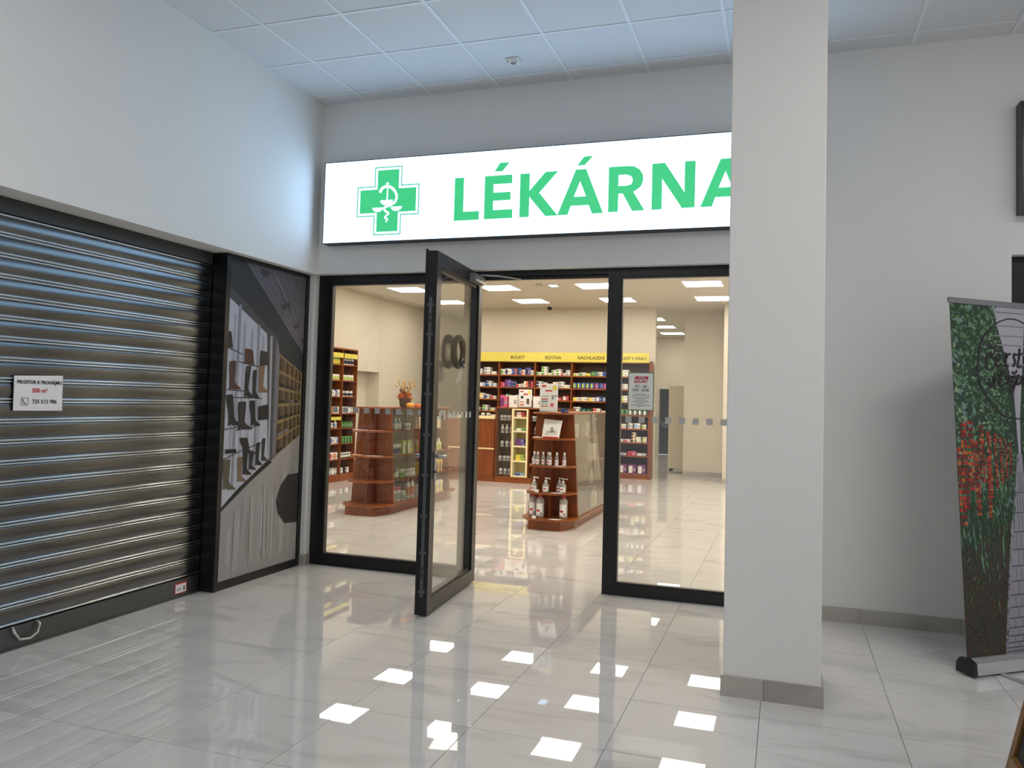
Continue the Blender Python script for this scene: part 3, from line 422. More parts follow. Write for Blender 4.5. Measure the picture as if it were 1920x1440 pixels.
# ================================================================== HALL THINGS
# ---- illuminated pharmacy sign
SY = -0.1
sign = thing('lightbox_sign', (2.0, -0.05, 2.72), 'long illuminated white lightbox reading LÉKÁRNA with a green pharmacy cross', 'sign')
SX0, SX1, SZ0, SZ1 = 0.098, 3.95, 2.716, 3.408
hb_ = MB().box(SX0, SY + 0.006, SZ0, SX1, 0, SZ1)
e = 0.006
hb_.box(SX0, SY - 0.003, SZ0, SX1, SY + 0.006, SZ0 + e); hb_.box(SX0, SY - 0.003, SZ1 - e, SX1, SY + 0.006, SZ1)
hb_.box(SX0, SY - 0.003, SZ0 + e, SX0 + e, SY + 0.006, SZ1 - e); hb_.box(SX1 - e, SY - 0.003, SZ0 + e, SX1, SY + 0.006, SZ1 - e)
hb_.build('housing', M('navy_black_housing', (24, 25, 34), 0.4, amt=0.08), sign)
SIGN_STRENGTH = 4.3
face_m = EMI('lit_white_acrylic', (0.46, 0.69, 1.0), SIGN_STRENGTH)
green_m = EMI('lit_green_film', (0.045, 0.62, 0.235), 1.0)
green2_m = EMI('lit_teal_outline', (0.10, 0.55, 0.38), 1.0)
MB().box(SX0 + e, SY, SZ0 + e, SX1 - e, SY + 0.006, SZ1 - e).build('lit_face', face_m, sign)
def s3(p, h): return (p[0] / 1000.0, SY - 0.0004 - h, p[1] / 1000.0)
def letter(outer, hole=None, extra=None, dx=0, dz=0):
    mb = MB(); sh_ = lambda l: [(x + dx, z + dz) for x, z in l]
    extrude_poly(mb, sh_(outer), sh_(hole) if hole else None, s3, 0.0012)
    if extra: extrude_poly(mb, sh_(extra), None, s3, 0.0012)
    mb.build('letter', green_m, sign)
A_ = [(2296, 3206), (2376, 3206), (2514, 2862), (2428, 2862), (2402, 2929), (2262, 2929), (2238, 2862), (2156, 2862)]; Ah = [(2331, 3115), (2379, 2997), (2284, 2997)]
letter([(1298, 3203), (1377, 3203), (1377, 2928), (1513, 2928), (1513, 2858), (1298, 2858)])
letter([(1555, 3202), (1785, 3202), (1785, 3133), (1630, 3133), (1630, 3067), (1774, 3067), (1774, 3002), (1630, 3002), (1630, 2929), (1792, 2929), (1792, 2859), (1555, 2859)], None, [(1679, 3301), (1760, 3301), (1701, 3233), (1634, 3233)])
letter([(1850, 3202), (1928, 3202), (1928, 3065), (2056, 3205), (2156, 3205), (2008, 3045), (2160, 2861), (2061, 2860), (1928, 3017), (1928, 2860), (1850, 2860)])
letter(A_, Ah, [(2358, 3303), (2428, 3303), (2364, 3236), (2305, 3236)])
letter([(2551, 3208), (2691, 3208), (2746, 3201), (2786, 3174), (2810, 3134), (2812, 3092), (2797, 3050), (2768, 3026), (2740, 3011), (2826, 2867), (2733, 2867), (2660, 3002), (2627, 3002), (2627, 2866), (2551, 2866)],
       [(2627, 3143), (2687, 3143), (2721, 3128), (2736, 3100), (2725, 3070), (2695, 3060), (2627, 3060)])
letter([(2877, 3211), (2971, 3212), (3115, 2986), (3115, 3213), (3192, 3213), (3190, 2871), (3098, 2870), (2952, 3095), (2952, 2868), (2877, 2868)])
letter(A_, Ah, None, 1073, 8)
def cross_pts(cx, cz, w_, l_x, l_z):
    a = w_ / 2; return [(cx - a, cz + l_z), (cx + a, cz + l_z), (cx + a, cz + a), (cx + l_x, cz + a), (cx + l_x, cz - a), (cx + a, cz - a), (cx + a, cz - l_z), (cx - a, cz - l_z), (cx - a, cz - a), (cx - l_x, cz - a), (cx - l_x, cz + a), (cx - a, cz + a)]
CXs, CZs = 702, 3054
mb = MB(); extrude_poly(mb, cross_pts(CXs, CZs, 254, 286, 285), cross_pts(CXs, CZs, 232, 275, 274), s3, 0.0008); mb.build('cross_outline', green2_m, sign)
mb = MB(); extrude_poly(mb, cross_pts(CXs, CZs, 196, 257, 257), None, s3, 0.0008); cr_ = mb.build('cross', green_m, sign)
def ribbon(mb, pts, wd, to3, h, mi=0):
    """flat tapered stroke through smoothed points"""
    P = []
    for i in range(len(pts) - 1):
        p0, p1, p2, p3 = pts[max(i - 1, 0)], pts[i], pts[i + 1], pts[min(i + 2, len(pts) - 1)]
        for k in range(4):
            t = k / 4.0
            P.append(tuple(0.5 * ((2 * p1[c]) + (-p0[c] + p2[c]) * t + (2 * p0[c] - 5 * p1[c] + 4 * p2[c] - p3[c]) * t * t + (-p0[c] + 3 * p1[c] - 3 * p2[c] + p3[c]) * t ** 3) for c in (0, 1)))
    P.append(tuple(pts[-1])); L = []; n = len(P)
    for i, p in enumerate(P):
        a, b = P[max(i - 1, 0)], P[min(i + 1, n - 1)]; dx, dz = b[0] - a[0], b[1] - a[1]; d = math.hypot(dx, dz) or 1
        w_ = wd(i / (n - 1.0), dx / d, dz / d) if callable(wd) else wd
        L.append(((p[0] - dz / d * w_ / 2, p[1] + dx / d * w_ / 2), (p[0] + dz / d * w_ / 2, p[1] - dx / d * w_ / 2)))
    for i in range(n - 1):
        mb.poly([to3(L[i][0], h), to3(L[i][1], h), to3(L[i + 1][1], h), to3(L[i + 1][0], h)], mi)
em = MB()
def bowl(a, b, depth):
    n = 10; pts = [a] + [(a[0] + (b[0] - a[0]) * (0.5 - 0.5 * math.cos(PI * i / n)), a[1] - depth * math.sin(PI * i / n)) for i in range(1, n)] + [b]
    extrude_poly(em, pts, None, s3, 0.0016)
bowl((634, 3058), (750, 3058), 42); bowl((564, 2999), (660, 2999), 36); bowl((733, 3001), (834, 3001), 36)
extrude_poly(em, [(695 + 13 * math.cos(k * PI / 6), 3196 + 9 * math.sin(k * PI / 6)) for k in range(12)], None, s3, 0.0016)
extrude_poly(em, [(692, 3176), (702, 3176), (702, 3057), (692, 3057)], None, s3, 0.0016)
ribbon(em, [(629, 3124), (644, 3155), (680, 3172), (727, 3164), (765, 3129), (784, 3085), (769, 3039), (723, 3013), (681, 3001), (671, 2985), (693, 2962), (715, 2949), (689, 2925), (683, 2911), (706, 2900), (691, 2878)],
       lambda t, a, b: 24 - 13 * t, s3, 0.0018)
em.build('bowl_and_snake_emblem', face_m, cr_)

# ---- steel roller shutter
shy0, shy1, shx = -6.2, -1.06, -0.205
sht = thing('roller_shutter', (shx, -3.0, 0), 'closed ribbed galvanised steel roller shutter in the left wall', 'roller shutter')
p = 0.1125
def lip(z0, r):      # small rolled lip, half round, standing r proud
    return [(r * math.sin(PI * k / 6) + 0.001, z0 + r * (1 - math.cos(PI * k / 6))) for k in range(7)]
prof = [(-0.012, 0.0)] + lip(0.001, 0.0068) + [(-0.008, 0.0155)]
for k in range(11):
    t = k / 10.0; prof.append((0.001 + 0.0050 * (1 - (2 * t - 1) ** 2), 0.016 + t * 0.079))
prof += [(-0.006, 0.0965)] + lip(0.097, 0.006) + [(-0.012, 0.1105), (-0.012, 0.1125)]
mb = MB(); n = len(prof); LEN = shy1 - shy0
mb.v = [(x, -LEN / 2, z) for x, z in prof] + [(x, LEN / 2, z) for x, z in prof]
for i in range(n - 1): mb.face((i, n + i, n + i + 1, i + 1), 0 if 9 <= i <= 19 else 1, True)
slat = mb.mesh('slat', [galv, M('glint_slat_lip', (186, 190, 194), 0.16, 1.0, amt=0.02)])  # smoother lip steel, its colour lightened to stand in for bright reflections
for k in range(20): place('slat', slat, sht, (0, (shy0 + shy1) / 2 + 3.0, 0.133 + k * p))
MB().box(shx - 0.012, shy0, 0.0, shx + 0.01, shy1, 0.128).box(shx - 0.012, shy0, 0.0, shx + 0.017, shy1, 0.012).build('bottom_bar', galv_bar, sht)
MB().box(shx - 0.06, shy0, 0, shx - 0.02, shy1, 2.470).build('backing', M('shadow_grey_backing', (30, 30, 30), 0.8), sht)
MB().box(shx - 0.05, shy0, 2.384, shx + 0.008, shy1, 2.470).build('top_cover', M('dark_shutter_box', (52, 50, 48), 0.5), sht)
hl = MB().tube([(shx + 0.01, -2.50, 0.128), (shx + 0.03, -2.505, 0.10), (shx + 0.036, -2.475, 0.055), (shx + 0.036, -2.41, 0.045), (shx + 0.036, -2.365, 0.065), (shx + 0.03, -2.35, 0.11), (shx + 0.01, -2.355, 0.128)], 0.007, 8)
hl.build('pull_handle', M('clear_grey_handle', (190, 190, 186), 0.25, 0.6), sht)
stk = MB().box(shx + 0.010, -1.292, 0.028, shx + 0.0108, -1.182, 0.105)
so = stk.build('sticker', white_pap, sht, label='small red and white maker sticker')
for b in ((-1.292, 0.094, -1.182, 0.105), (-1.292, 0.028, -1.182, 0.034), (-1.292, 0.034, -1.287, 0.094), (-1.187, 0.034, -1.182, 0.094)):
    MB().box(shx + 0.0108, b[0], b[1], shx + 0.0112, b[2], b[3]).build('sticker_border', red_ink, so, origin=tuple(sht.location))
for b in ((-1.275, 0.06, -1.235, 0.066), (-1.275, 0.05, -1.235, 0.055), (-1.215, 0.045, -1.197, 0.075)):
    MB().box(shx + 0.0108, b[0], b[1], shx + 0.0111, b[2], b[3]).build('sticker_print', ink_grey, so, origin=tuple(sht.location))
# paper notice on the shutter
nx = shx + 0.0175
nt_ = thing('paper_notice', (nx, -2.42, 1.31), 'white paper offering the unit for rent, taped to the shutter', 'notice')
MB().hexa([(nx - 0.003, -2.572, 1.315), (nx, -2.572, 1.315), (nx, -2.268, 1.313), (nx - 0.003, -2.268, 1.313)],
          [(nx - 0.003, -2.574, 1.412), (nx, -2.574, 1.412), (nx, -2.272, 1.412), (nx - 0.003, -2.272, 1.412)]).build('lower_sheet', white_pap, nt_)
MB().hexa([(nx - 0.003, -2.574, 1.412), (nx + 0.001, -2.574, 1.412), (nx + 0.001, -2.272, 1.412), (nx - 0.003, -2.272, 1.412)],
          [(nx - 0.003, -2.576, 1.507), (nx, -2.576, 1.507), (nx, -2.274, 1.517), (nx - 0.003, -2.274, 1.517)]).build('upper_sheet', white_pap, nt_)
text('lettering', 'PROSTOR K PRONÁJMU', 0.026, ink, nt_, (0.0022, 0.0, 0.155), SIDE, 0.0008)
text('lettering', '300 m²', 0.034, red_ink, nt_, (0.0022, 0.0, 0.106), SIDE, 0.0008)
text('lettering', '725 512 986', 0.031, ink, nt_, (0.0016, 0.035, 0.045), SIDE, 0.0006)
ph = MB()
for b in ((-0.109, 0.034, -0.066, 0.037), (-0.109, 0.074, -0.066, 0.077), (-0.109, 0.034, -0.106, 0.077), (-0.069, 0.034, -0.066, 0.077)): ph.box(0.0012, b[0], b[1], 0.0018, b[2], b[3])
ribbon(ph, [(-98, 70), (-98, 58), (-90, 47), (-78, 41)], 7, lambda q, h: (0.0016, q[0] / 1000.0, q[1] / 1000.0), 0)
po = ph.build('telephone_symbol', ink_grey, nt_, origin=(0, 0, 0))

# ---- poster panel beside the shutter
px_ = -0.08
pn = thing('poster_panel', (px_, -0.53, 0), 'tall black framed poster of a shoe shop interior beside the shutter', 'poster')
MB().box(-0.24, -1.05, 0.0, -0.10, -0.002, 2.47).build('back_box', black_al, pn)
bars(pn, [(-0.10, -1.05, 0, px_ + 0.006, -1.006, 2.47), (-0.10, -0.046, 0, px_ + 0.006, -0.002, 2.47), (-0.10, -1.006, 0, px_ + 0.006, -0.046, 0.062), (-0.10, -1.006, 2.44, px_ + 0.006, -0.046, 2.47)], black_al, 'frame_bar')
PC = dict(floor=(150, 146, 146), ceil=(88, 86, 94), soffit=(66, 66, 70), white=(172, 175, 188), black=(22, 20, 21), pillar=(66, 66, 72), pale=(150, 150, 158), violet=(108, 106, 116), wood=(140, 118, 82),
          cell=(96, 76, 50), ottoman=(32, 30, 31), pole=(132, 132, 142), shine=(157, 154, 154), brown=(74, 48, 36), tan=(116, 92, 70), olive=(86, 80, 66), dark=(40, 34, 34), spot=(58, 57, 66), pale2=(120, 118, 126), shine2=(164, 161, 162), shade=(141, 137, 138), panelshade=(148, 151, 166), celldark=(70, 54, 36), ceilline=(100, 98, 106), wallgrad=(42, 43, 48))
PK = list(PC); pm = [M('poster_' + k, PC[k], 0.7, noise=25, amt=0.10) for k in PK] + [M('poster_charcoal', (32, 34, 39), 0.7, noise=5, amt=0.2)]
mb = MB().box(-0.10, -1.008, 0.06, px_ - 0.004, -0.044, 2.442, len(PK)); lay = 0
def clampy(q): return (max(-1007, min(-45, q[0])), max(61, min(2441, q[1])))
for c, pts in POSTER:
    lay += 1; mm = MB(); q = [clampy(t) for t in pts]
    if sum(q[i][0] * q[(i + 1) % len(q)][1] - q[(i + 1) % len(q)][0] * q[i][1] for i in range(len(q))) < 0: q = q[::-1]
    mb.poly([(px_ - 0.004 + lay * 0.00004, a / 1000.0, b / 1000.0) for a, b in q], PK.index(c))
mb.build('print', pm, pn)

# ---- roll-up banner
bn = thing('rollup_banner', (4.80, -0.875, 0), 'roll-up banner with a tomato greenhouse picture and brush lettering by the right wall', 'banner', rotz=math.atan2(.61, .79), world=False)
BWD, BH, LEAN = 0.85, 2.08, 0.13
lean = lambda z: LEAN * z / BH
def b3(q, h): return (q[0] / 1000.0, lean(q[1] / 1000.0) - 0.0005 - h, q[1] / 1000.0)
# cassette with end caps and a turn-out foot
prof = [(-0.055, 0.012), (-0.05, 0.075), (-0.015, 0.092), (0.03, 0.088), (0.05, 0.06), (0.052, 0.012)]
mb = MB(); mb.v = [(-0.0, y, z) for y, z in prof] + [(BWD, y, z) for y, z in prof]; k = len(prof)
for i in range(k): j = (i + 1) % k; mb.face((i, j, k + j, k + i), 0)
mb.face(range(k)); mb.face(range(2 * k - 1, k - 1, -1)); mb.build('cassette', M('silver_cassette', (188, 188, 188), 0.35, 0.5), bn)
for x0, x1 in ((-0.018, 0.004), (BWD - 0.004, BWD + 0.018)):
    mb = MB(); pr_ = [(y * 1.16, max(0.002, z * 1.08 - 0.002)) for y, z in prof]; mb.hexa([(x0, y, z) for y, z in pr_], [(x1, y, z) for y, z in pr_]); mb.build('end_cap', black_p, bn)
for x in (0.18, 0.66):
    MB().box(x, -0.20, 0.002, x + 0.035, -0.05, 0.01).box(x - 0.006, -0.23, 0, x + 0.041, -0.19, 0.013).build('foot', M('silver_cassette', (188, 188, 188)), bn)
MB().tube([(BWD / 2, 0.06, 0.02), (BWD / 2, LEAN + 0.02, BH)], 0.009, 8).build('support_pole', steel, bn)
MB().box(-0.004, LEAN - 0.006, BH - 0.006, BWD + 0.004, LEAN + 0.008, BH + 0.026).build('top_rail', M('grey_top_rail', (132, 132, 136), 0.35, 0.5), bn)
MB().hexa([(0.002, lean(0.07) - 0.0004, 0.07), (BWD - 0.002, lean(0.07) - 0.0004, 0.07), (BWD - 0.002, lean(0.07), 0.07), (0.002, lean(0.07), 0.07)],
          [(0.002, LEAN - 0.0004, BH), (BWD - 0.002, LEAN - 0.0004, BH), (BWD - 0.002, LEAN, BH), (0.002, LEAN, BH)]).build('banner_sheet', M('print_deep_green', (36, 58, 40), 0.5, noise=9, amt=0.5), bn)
rb = random.Random(3)
pmats = [M('print_leaf_%d' % i, c, 0.5, noise=30, amt=0.2) for i, c in enumerate([(52, 86, 52), (78, 116, 76), (36, 60, 38), (100, 134, 104), (104, 128, 124), (128, 148, 116)])]
pmats += [M('print_roof', (168, 166, 174), 0.5, amt=0.05), M('print_roof_beam', (132, 130, 142), 0.5), M('print_path', (140, 136, 146), 0.5, noise=20, amt=0.15), M('print_path_gap', (84, 80, 88), 0.5),
          M('print_soil', (52, 44, 34), 0.5, noise=30, amt=0.5), M('print_tomato', (170, 52, 26), 0.5, amt=0.15), M('print_tomato_deep', (112, 30, 20), 0.5, amt=0.15), M('print_tomato_orange', (178, 96, 44), 0.5), M('print_litter', (98, 66, 42), 0.5, amt=0.3)]
bp = MB(); hh = [0.0]
def flat(pts, mi):
    hh[0] += 0.0000004
    bp.poly([b3((min(848, max(3, a)), min(2079, max(71, c))), hh[0]) for a, c in pts], mi)
flat([(330, 2079), (600, 2079), (508, 1415), (498, 1190), (482, 1190), (470, 1600)], 6)
for z in (2045, 1965, 1905, 1850, 1800, 1740): flat([(340, z), (590, z), (590, z - 9), (340, z - 9)], 7)
flat([(3, 660), (400, 840), (300, 71), (3, 71)], 10); flat([(848, 660), (590, 840), (690, 71), (848, 71)], 10)
flat([(466, 1207), (507, 1207), (560, 71), (290, 71), (384, 773), (440, 1010)], 8)
for k in range(16): z = 80 + k * k * 4.0; wdt = 135 * (1 - z / 1250.0); c_ = 425 + z * 0.05; flat([(c_ - wdt, z + 7), (c_, z + 10), (c_ + wdt, z + 7), (c_ + wdt, z), (c_ + wdt * 0.3, z + 3), (c_ - wdt, z)], 9); nx_ = 4; [flat([(c_ - wdt + 2 * wdt * (q + 0.5 * (k % 2)) / nx_, z), (c_ - wdt + 2 * wdt * (q + 0.5 * (k % 2)) / nx_ + 4, z), (c_ - wdt + 2 * wdt * (q + 0.5 * (k % 2)) / nx_ + 4, z + 8 * k + 4), (c_ - wdt + 2 * wdt * (q + 0.5 * (k % 2)) / nx_, z + 8 * k + 4)], 9) for q in range(1, nx_)]
def inside(x, z):           # foliage side walls, narrowing towards the vanishing row
    if z > 1190: half = 20 + (z - 1190) / 890.0 * 110; return abs(x - 486 - (z - 1190) * 0.0) > half * (0.95 + 0.2 * rb.random())
    return x < 500 - (1190 - z) * 0.17 - 18 or x > 520 + (1190 - z) * 0.2
for k in range(3400):
    x = rb.uniform(0, 850); z = rb.uniform(860, 2079)
    if not inside(x, z) or (z < 1000 and rb.random() < 0.5): continue
    near = min(1.0, abs(x - 490) / 420.0); s_ = 8 + 24 * near * rb.random() ** 1.4; a = rb.uniform(0, PI)
    mi = rb.choice([0, 0, 1, 1, 2, 2, 2, 3, 4, 5] if near > 0.5 else [0, 1, 1, 2, 3, 3, 5])
    ux, uz = math.cos(a) * s_, math.sin(a) * s_; vx, vz = -math.sin(a) * s_ * 0.42, math.cos(a) * s_ * 0.42
    flat([(x - ux, z - uz), (x - ux * 0.2 + vx, z - uz * 0.2 + vz), (x + ux * 0.5 + vx * 0.7, z + uz * 0.5 + vz * 0.7), (x + ux, z + uz), (x + ux * 0.4 - vx * 0.8, z + uz * 0.4 - vz * 0.8), (x - ux * 0.4 - vx * 0.9, z - uz * 0.4 - vz * 0.9)], mi)
for k in range(260):         # pale stems under the fruit
    x = rb.uniform(5, 420) if rb.random() < 0.6 else rb.uniform(560, 845); z = rb.uniform(640, 1250)
    if not inside(x, z): continue
    flat([(x, z), (x + 4, z), (x + rb.uniform(-20, 20), z - rb.uniform(60, 160)), (x - 3 + rb.uniform(-6, 6), z - 60)], rb.choice([2, 3, 0]))
for k in range(900):         # darker leaves and stalks below the fruit
    x = rb.uniform(3, 848); z = rb.uniform(330, 1000)
    if not inside(x, z) or rb.random() > (z - 250) / 700.0: continue
    s_ = rb.uniform(7, 20); a = rb.uniform(0.7, 2.4); ux, uz = math.cos(a) * s_, math.sin(a) * s_ * 1.5
    flat([(x - ux, z - uz), (x - uz * 0.2, z + ux * 0.2), (x + ux, z + uz), (x + uz * 0.22, z - ux * 0.22)], rb.choice([2, 2, 0, 0, 10, 1, 4]))
for cx_, top, bot, rad in [(60, 1370, 900, 15), (110, 1385, 1010, 14), (30, 1230, 800, 16), (150, 1270, 860, 12), (195, 1365, 1050, 11), (250, 1330, 960, 10), (235, 1180, 840, 9), (300, 1320, 1000, 8), (340, 1300, 1040, 7), (380, 1290, 1060, 6), (415, 1270, 1090, 5), (565, 1280, 1080, 6), (620, 1300, 1020, 8), (690, 1330, 950, 11), (770, 1370, 880, 14), (820, 1360, 820, 15)]:
    z = top
    while z > bot:
        for sx in (-1, 1):
            x = cx_ + sx * rad * 0.8 + rb.uniform(-3, 3); r_ = rad * rb.uniform(0.75, 1.0)
            flat([(x + r_ * math.cos(q * PI / 4), z + r_ * math.sin(q * PI / 4)) for q in range(8)], rb.choice([11, 12, 12, 13, 11, 12]))
        z -= rad * rb.uniform(1.5, 2.6)
for k in range(800):
    x = rb.uniform(5, 380); z = rb.uniform(75, 520)
    if x > 300 + z * 0.11: continue
    s_ = rb.uniform(5, 16); a = rb.uniform(0, PI)
    flat([(x - s_ * math.cos(a), z - s_ * math.sin(a)), (x + s_ * 0.4 * math.sin(a), z - s_ * 0.4 * math.cos(a)), (x + s_ * math.cos(a), z + s_ * math.sin(a))], rb.choice([14, 14, 2, 10, 0]))
bpo = bp.build('greenhouse_print', pmats, bn)
bw = lambda t, a, b: 9 + 10 * abs(b)
def stroke(pts, wd, h, name='brush_stroke'): lt = MB(); ribbon(lt, pts, wd, b3, h); lt.build(name, ink, bn)
for kname, pts in STROKES.items():
    if kname == 'oval':
        pts = pts + [(2 * 484 - a, b) for a, b in pts[:-2][::-1]] + [pts[0]]
        stroke(pts, lambda t, a, b: 7 + 9 * max(0, abs(b) - 0.3), 0.0022, 'brush_oval')
    else: stroke(pts, bw, 0.0024)
for k_, (dx, dz) in (('e', (285, 60)), ('car1', (325, 85)), ('e2', (78, 6))): stroke([(a + dx, b + dz - (60 if k_ != 'e2' else 0)) for a, b in STROKES[k_]], bw, 0.0024)
stroke([(565, 1790), (585, 1720), (615, 1800)], bw, 0.0024)

# ---- wooden A-board at the right edge
ab = thing('wooden_a_board', (4.9, -2.7, 0), 'brown wooden A-frame board edge in the bottom right corner', 'A-board')
abw = WOOD('a_board_oak', (110, 74, 30), (140, 98, 44), 0.45)
for sx in (-1, 1):
    for y in (-2.445, -2.97):
        b0 = 4.9 + sx * 0.29; t0 = 4.9 + sx * 0.02
        MB().hexa([(b0 - 0.016, y, 0), (b0 + 0.016, y, 0), (b0 + 0.016, y + 0.045, 0), (b0 - 0.016, y + 0.045, 0)], [(t0 - 0.016, y, 1.15), (t0 + 0.016, y, 1.15), (t0 + 0.016, y + 0.045, 1.15), (t0 - 0.016, y + 0.045, 1.15)]).build('stile', abw, ab)
    x0, x1 = 4.9 + sx * 0.25, 4.9 + sx * 0.035
    MB().hexa([(x0 - 0.006, -2.93, 0.17), (x0 + 0.006, -2.93, 0.17), (x0 + 0.006, -2.44, 0.17), (x0 - 0.006, -2.44, 0.17)], [(x1 - 0.006, -2.93, 1.09), (x1 + 0.006, -2.93, 1.09), (x1 + 0.006, -2.44, 1.09), (x1 - 0.006, -2.44, 1.09)]).build('board', M('a_board_black', (36, 32, 28), 0.6), ab)
    for z in (0.14, 1.10):
        x = 4.9 + sx * (0.29 - 0.27 * z / 1.15); MB().box(x - 0.015, -2.93, z, x + 0.015, -2.44, z + 0.05).build('cross_rail', abw, ab)

# ---- unlit black lightbox above the neighbouring shop
us = thing('unlit_lightbox', (6.4, -0.05, 2.73), 'black framed unlit lightbox high on the wall at the right edge', 'sign')
MB().box(5.25, -0.10, 2.733, 7.7, -0.001, 3.459).build('housing', M('charcoal_housing', (42, 43, 45), 0.45, amt=0.05), us)
MB().box(5.265, -0.104, 2.748, 7.685, -0.10, 3.444).build('dark_face', M('dark_blue_face', (34, 44, 56), 0.25), us)

# ---- smoke alarm on the hall ceiling
sm = thing('ceiling_sensor', (1.897, -0.459, H - 0.02), 'small white square sensor on the hall ceiling above the sign', 'sensor')
MB().hexa([(1.862, -0.494, H - 0.022), (1.932, -0.494, H - 0.022), (1.932, -0.424, H - 0.022), (1.862, -0.424, H - 0.022)], [(1.847, -0.509, H), (1.947, -0.509, H), (1.947, -0.409, H), (1.847, -0.409, H)]).build('housing', white_p, sm)
MB().lathe([(0.012, -0.032), (0.024, -0.022)], (1.897, -0.459, H), 14).build('lens', M('sensor_grey', (150, 152, 156), 0.4), sm)
dm = MB().lathe([(0.005, -0.003), (0.005, 0)], (0, 0, 0), 8).mesh('sensor_spot', ink)
for x in (1.865, 1.93): place('sensor_spot', dm, sm, (x - 1.897, -0.031, -0.0015))

# ================================================================== SHOP LIGHTS AND CEILING THINGS
PANEL = 18.5
lit = EMI('lit_shop_panel', (1.0, 0.91, 0.775), PANEL)
fr_me = MB(); fr_me.box(-0.3, -0.3, -0.012, 0.3, -0.285, 0).box(-0.3, 0.285, -0.012, 0.3, 0.3, 0).box(-0.3, -0.285, -0.012, -0.285, 0.285, 0).box(0.285, -0.285, -0.012, 0.3, 0.285, 0)
fr_me = fr_me.mesh('panel_frame', white_p)
df_me = MB().box(-0.285, -0.285, -0.009, 0.285, 0.285, -0.001).mesh('panel_diffuser', lit)
ORD = ['first', 'second', 'third', 'fourth', 'fifth', 'sixth', 'seventh', 'eighth']
def ceil_light(x, y, label, group):
    t = thing('ceiling_light', (x, y, HS), label, 'ceiling light', group)
    place('frame', fr_me, t); place('diffuser', df_me, t)
for j, y in enumerate((1.35, 3.05, 4.75, 6.45, 8.17)):
    for i, x in enumerate((-2.42, -0.75, 0.91, 2.60, 4.27)):  # fifth column is unseen, added to brighten the right of the shop
        ceil_light(x, y, 'square lit ceiling panel, %s row in from the glass front, %s from the left wall' % (ORD[j], ORD[i]), 'ceiling panels of the pharmacy')
for j, y in enumerate((11.5, 13.25, 15.0)):
    ceil_light(0.97, y, 'square lit ceiling panel of the back room, %s from the shelves' % ORD[j], 'ceiling panels of the back room')
em_ = thing('emergency_light', (0.27, 6.20, HS), 'small bluish emergency light between the ceiling panels', 'emergency light')
MB().box(0.20, 6.09, HS - 0.03, 0.34, 6.31, HS).build('housing', white_p, em_)
MB().box(0.21, 6.10, HS - 0.034, 0.33, 6.30, HS - 0.03).build('lens', EMI('lit_blue_white', (0.55, 0.75, 1.0), 2.2), em_)
sd = thing('smoke_detector', (0.02, 6.20, HS), 'round cream smoke detector on the shop ceiling beside the emergency light', 'smoke detector')
MB().lathe([(0.035, -0.05), (0.05, -0.035), (0.055, 0)], (0.02, 6.2, HS), 16).build('base', paint_in, sd)
MB().lathe([(0.02, -0.058), (0.022, -0.05)], (0.02, 6.2, HS), 12).build('sensor_cap', white_p, sd)
cc = thing('security_camera', (-0.63, 9.0, HS), 'small black dome camera where the ceiling meets the back wall', 'camera')
MB().lathe([(0.06, -0.02), (0.06, 0)], (-0.63, 9.0, HS), 14).build('mount', white_p, cc)
MB().lathe([(0.008, -0.085), (0.03, -0.078), (0.045, -0.058), (0.048, -0.02)], (-0.63, 9.0, HS), 14).build('dome', black_p, cc)

# ================================================================== PRODUCTS
CN = {
      'white': (226, 224, 218), 'blue': (48, 78, 158), 'navy': (34, 40, 78), 'green': (96, 150, 70), 'lime': (176, 196, 90), 'teal': (40, 122, 108), 'orange': (214, 112, 52), 'red': (190, 44, 44),
      'pink': (206, 92, 128), 'purple': (116, 50, 112), 'yellow': (232, 208, 72), 'grey': (150, 152, 154), 'cream': (226, 214, 176), 'violet': (98, 88, 156), 'pale blue': (150, 178, 210), 'brown': (96, 58, 34), 'dark green': (34, 84, 48)}
def PM(c): return M('pack_' + c.replace(' ', '_'), CN[c], 0.4, amt=0.04)
CM = {}
def carton(w_, d_, h_, c0, c1):
    """medicine carton standing on z=0: body, printed band, small panel of print, tuck flap edge"""
    k = (round(w_, 3), round(d_, 3), round(h_, 3), c0, c1)
    if k in CM: return CM[k]
    m = MB().box(-w_ / 2, -d_ / 2, 0, w_ / 2, d_ / 2, h_, 0)
    m.box(-w_ / 2, -d_ / 2 - 0.0006, h_ * 0.08, w_ * 0.02, -d_ / 2, h_ * 0.86, 1)
    m.box(w_ * 0.12, -d_ / 2 - 0.0006, h_ * 0.3, w_ * 0.42, -d_ / 2, h_ * 0.62, 2)
    m.box(-w_ / 2 + 0.002, -d_ / 2, h_, w_ / 2 - 0.002, -d_ / 2 + d_ * 0.9, h_ + 0.0015, 0)
    CM[k] = m.mesh('carton', [PM(c0), PM(c1), PM('grey') if c0 != 'grey' else PM('white')]); return CM[k]
def jar(r, h, c0, c1, cl='white'):
    k = ('j', r, h, c0, c1, cl)
    if k in CM: return CM[k]
    CM[k] = MB().lathe([(r * 0.94, 0), (r, h * 0.04), (r, h * 0.16), (r * 1.005, h * 0.18), (r * 1.005, h * 0.58), (r, h * 0.6), (r, h * 0.68), (r * 0.86, h * 0.73), (r * 0.92, h * 0.745), (r * 0.92, h * 0.98), (r * 0.85, h)], n=12,
                       mis=[0, 0, 0, 1, 1, 0, 0, 0, 2, 2, 2]).mesh('jar', [PM(c0), PM(c1), PM(cl)]); return CM[k]
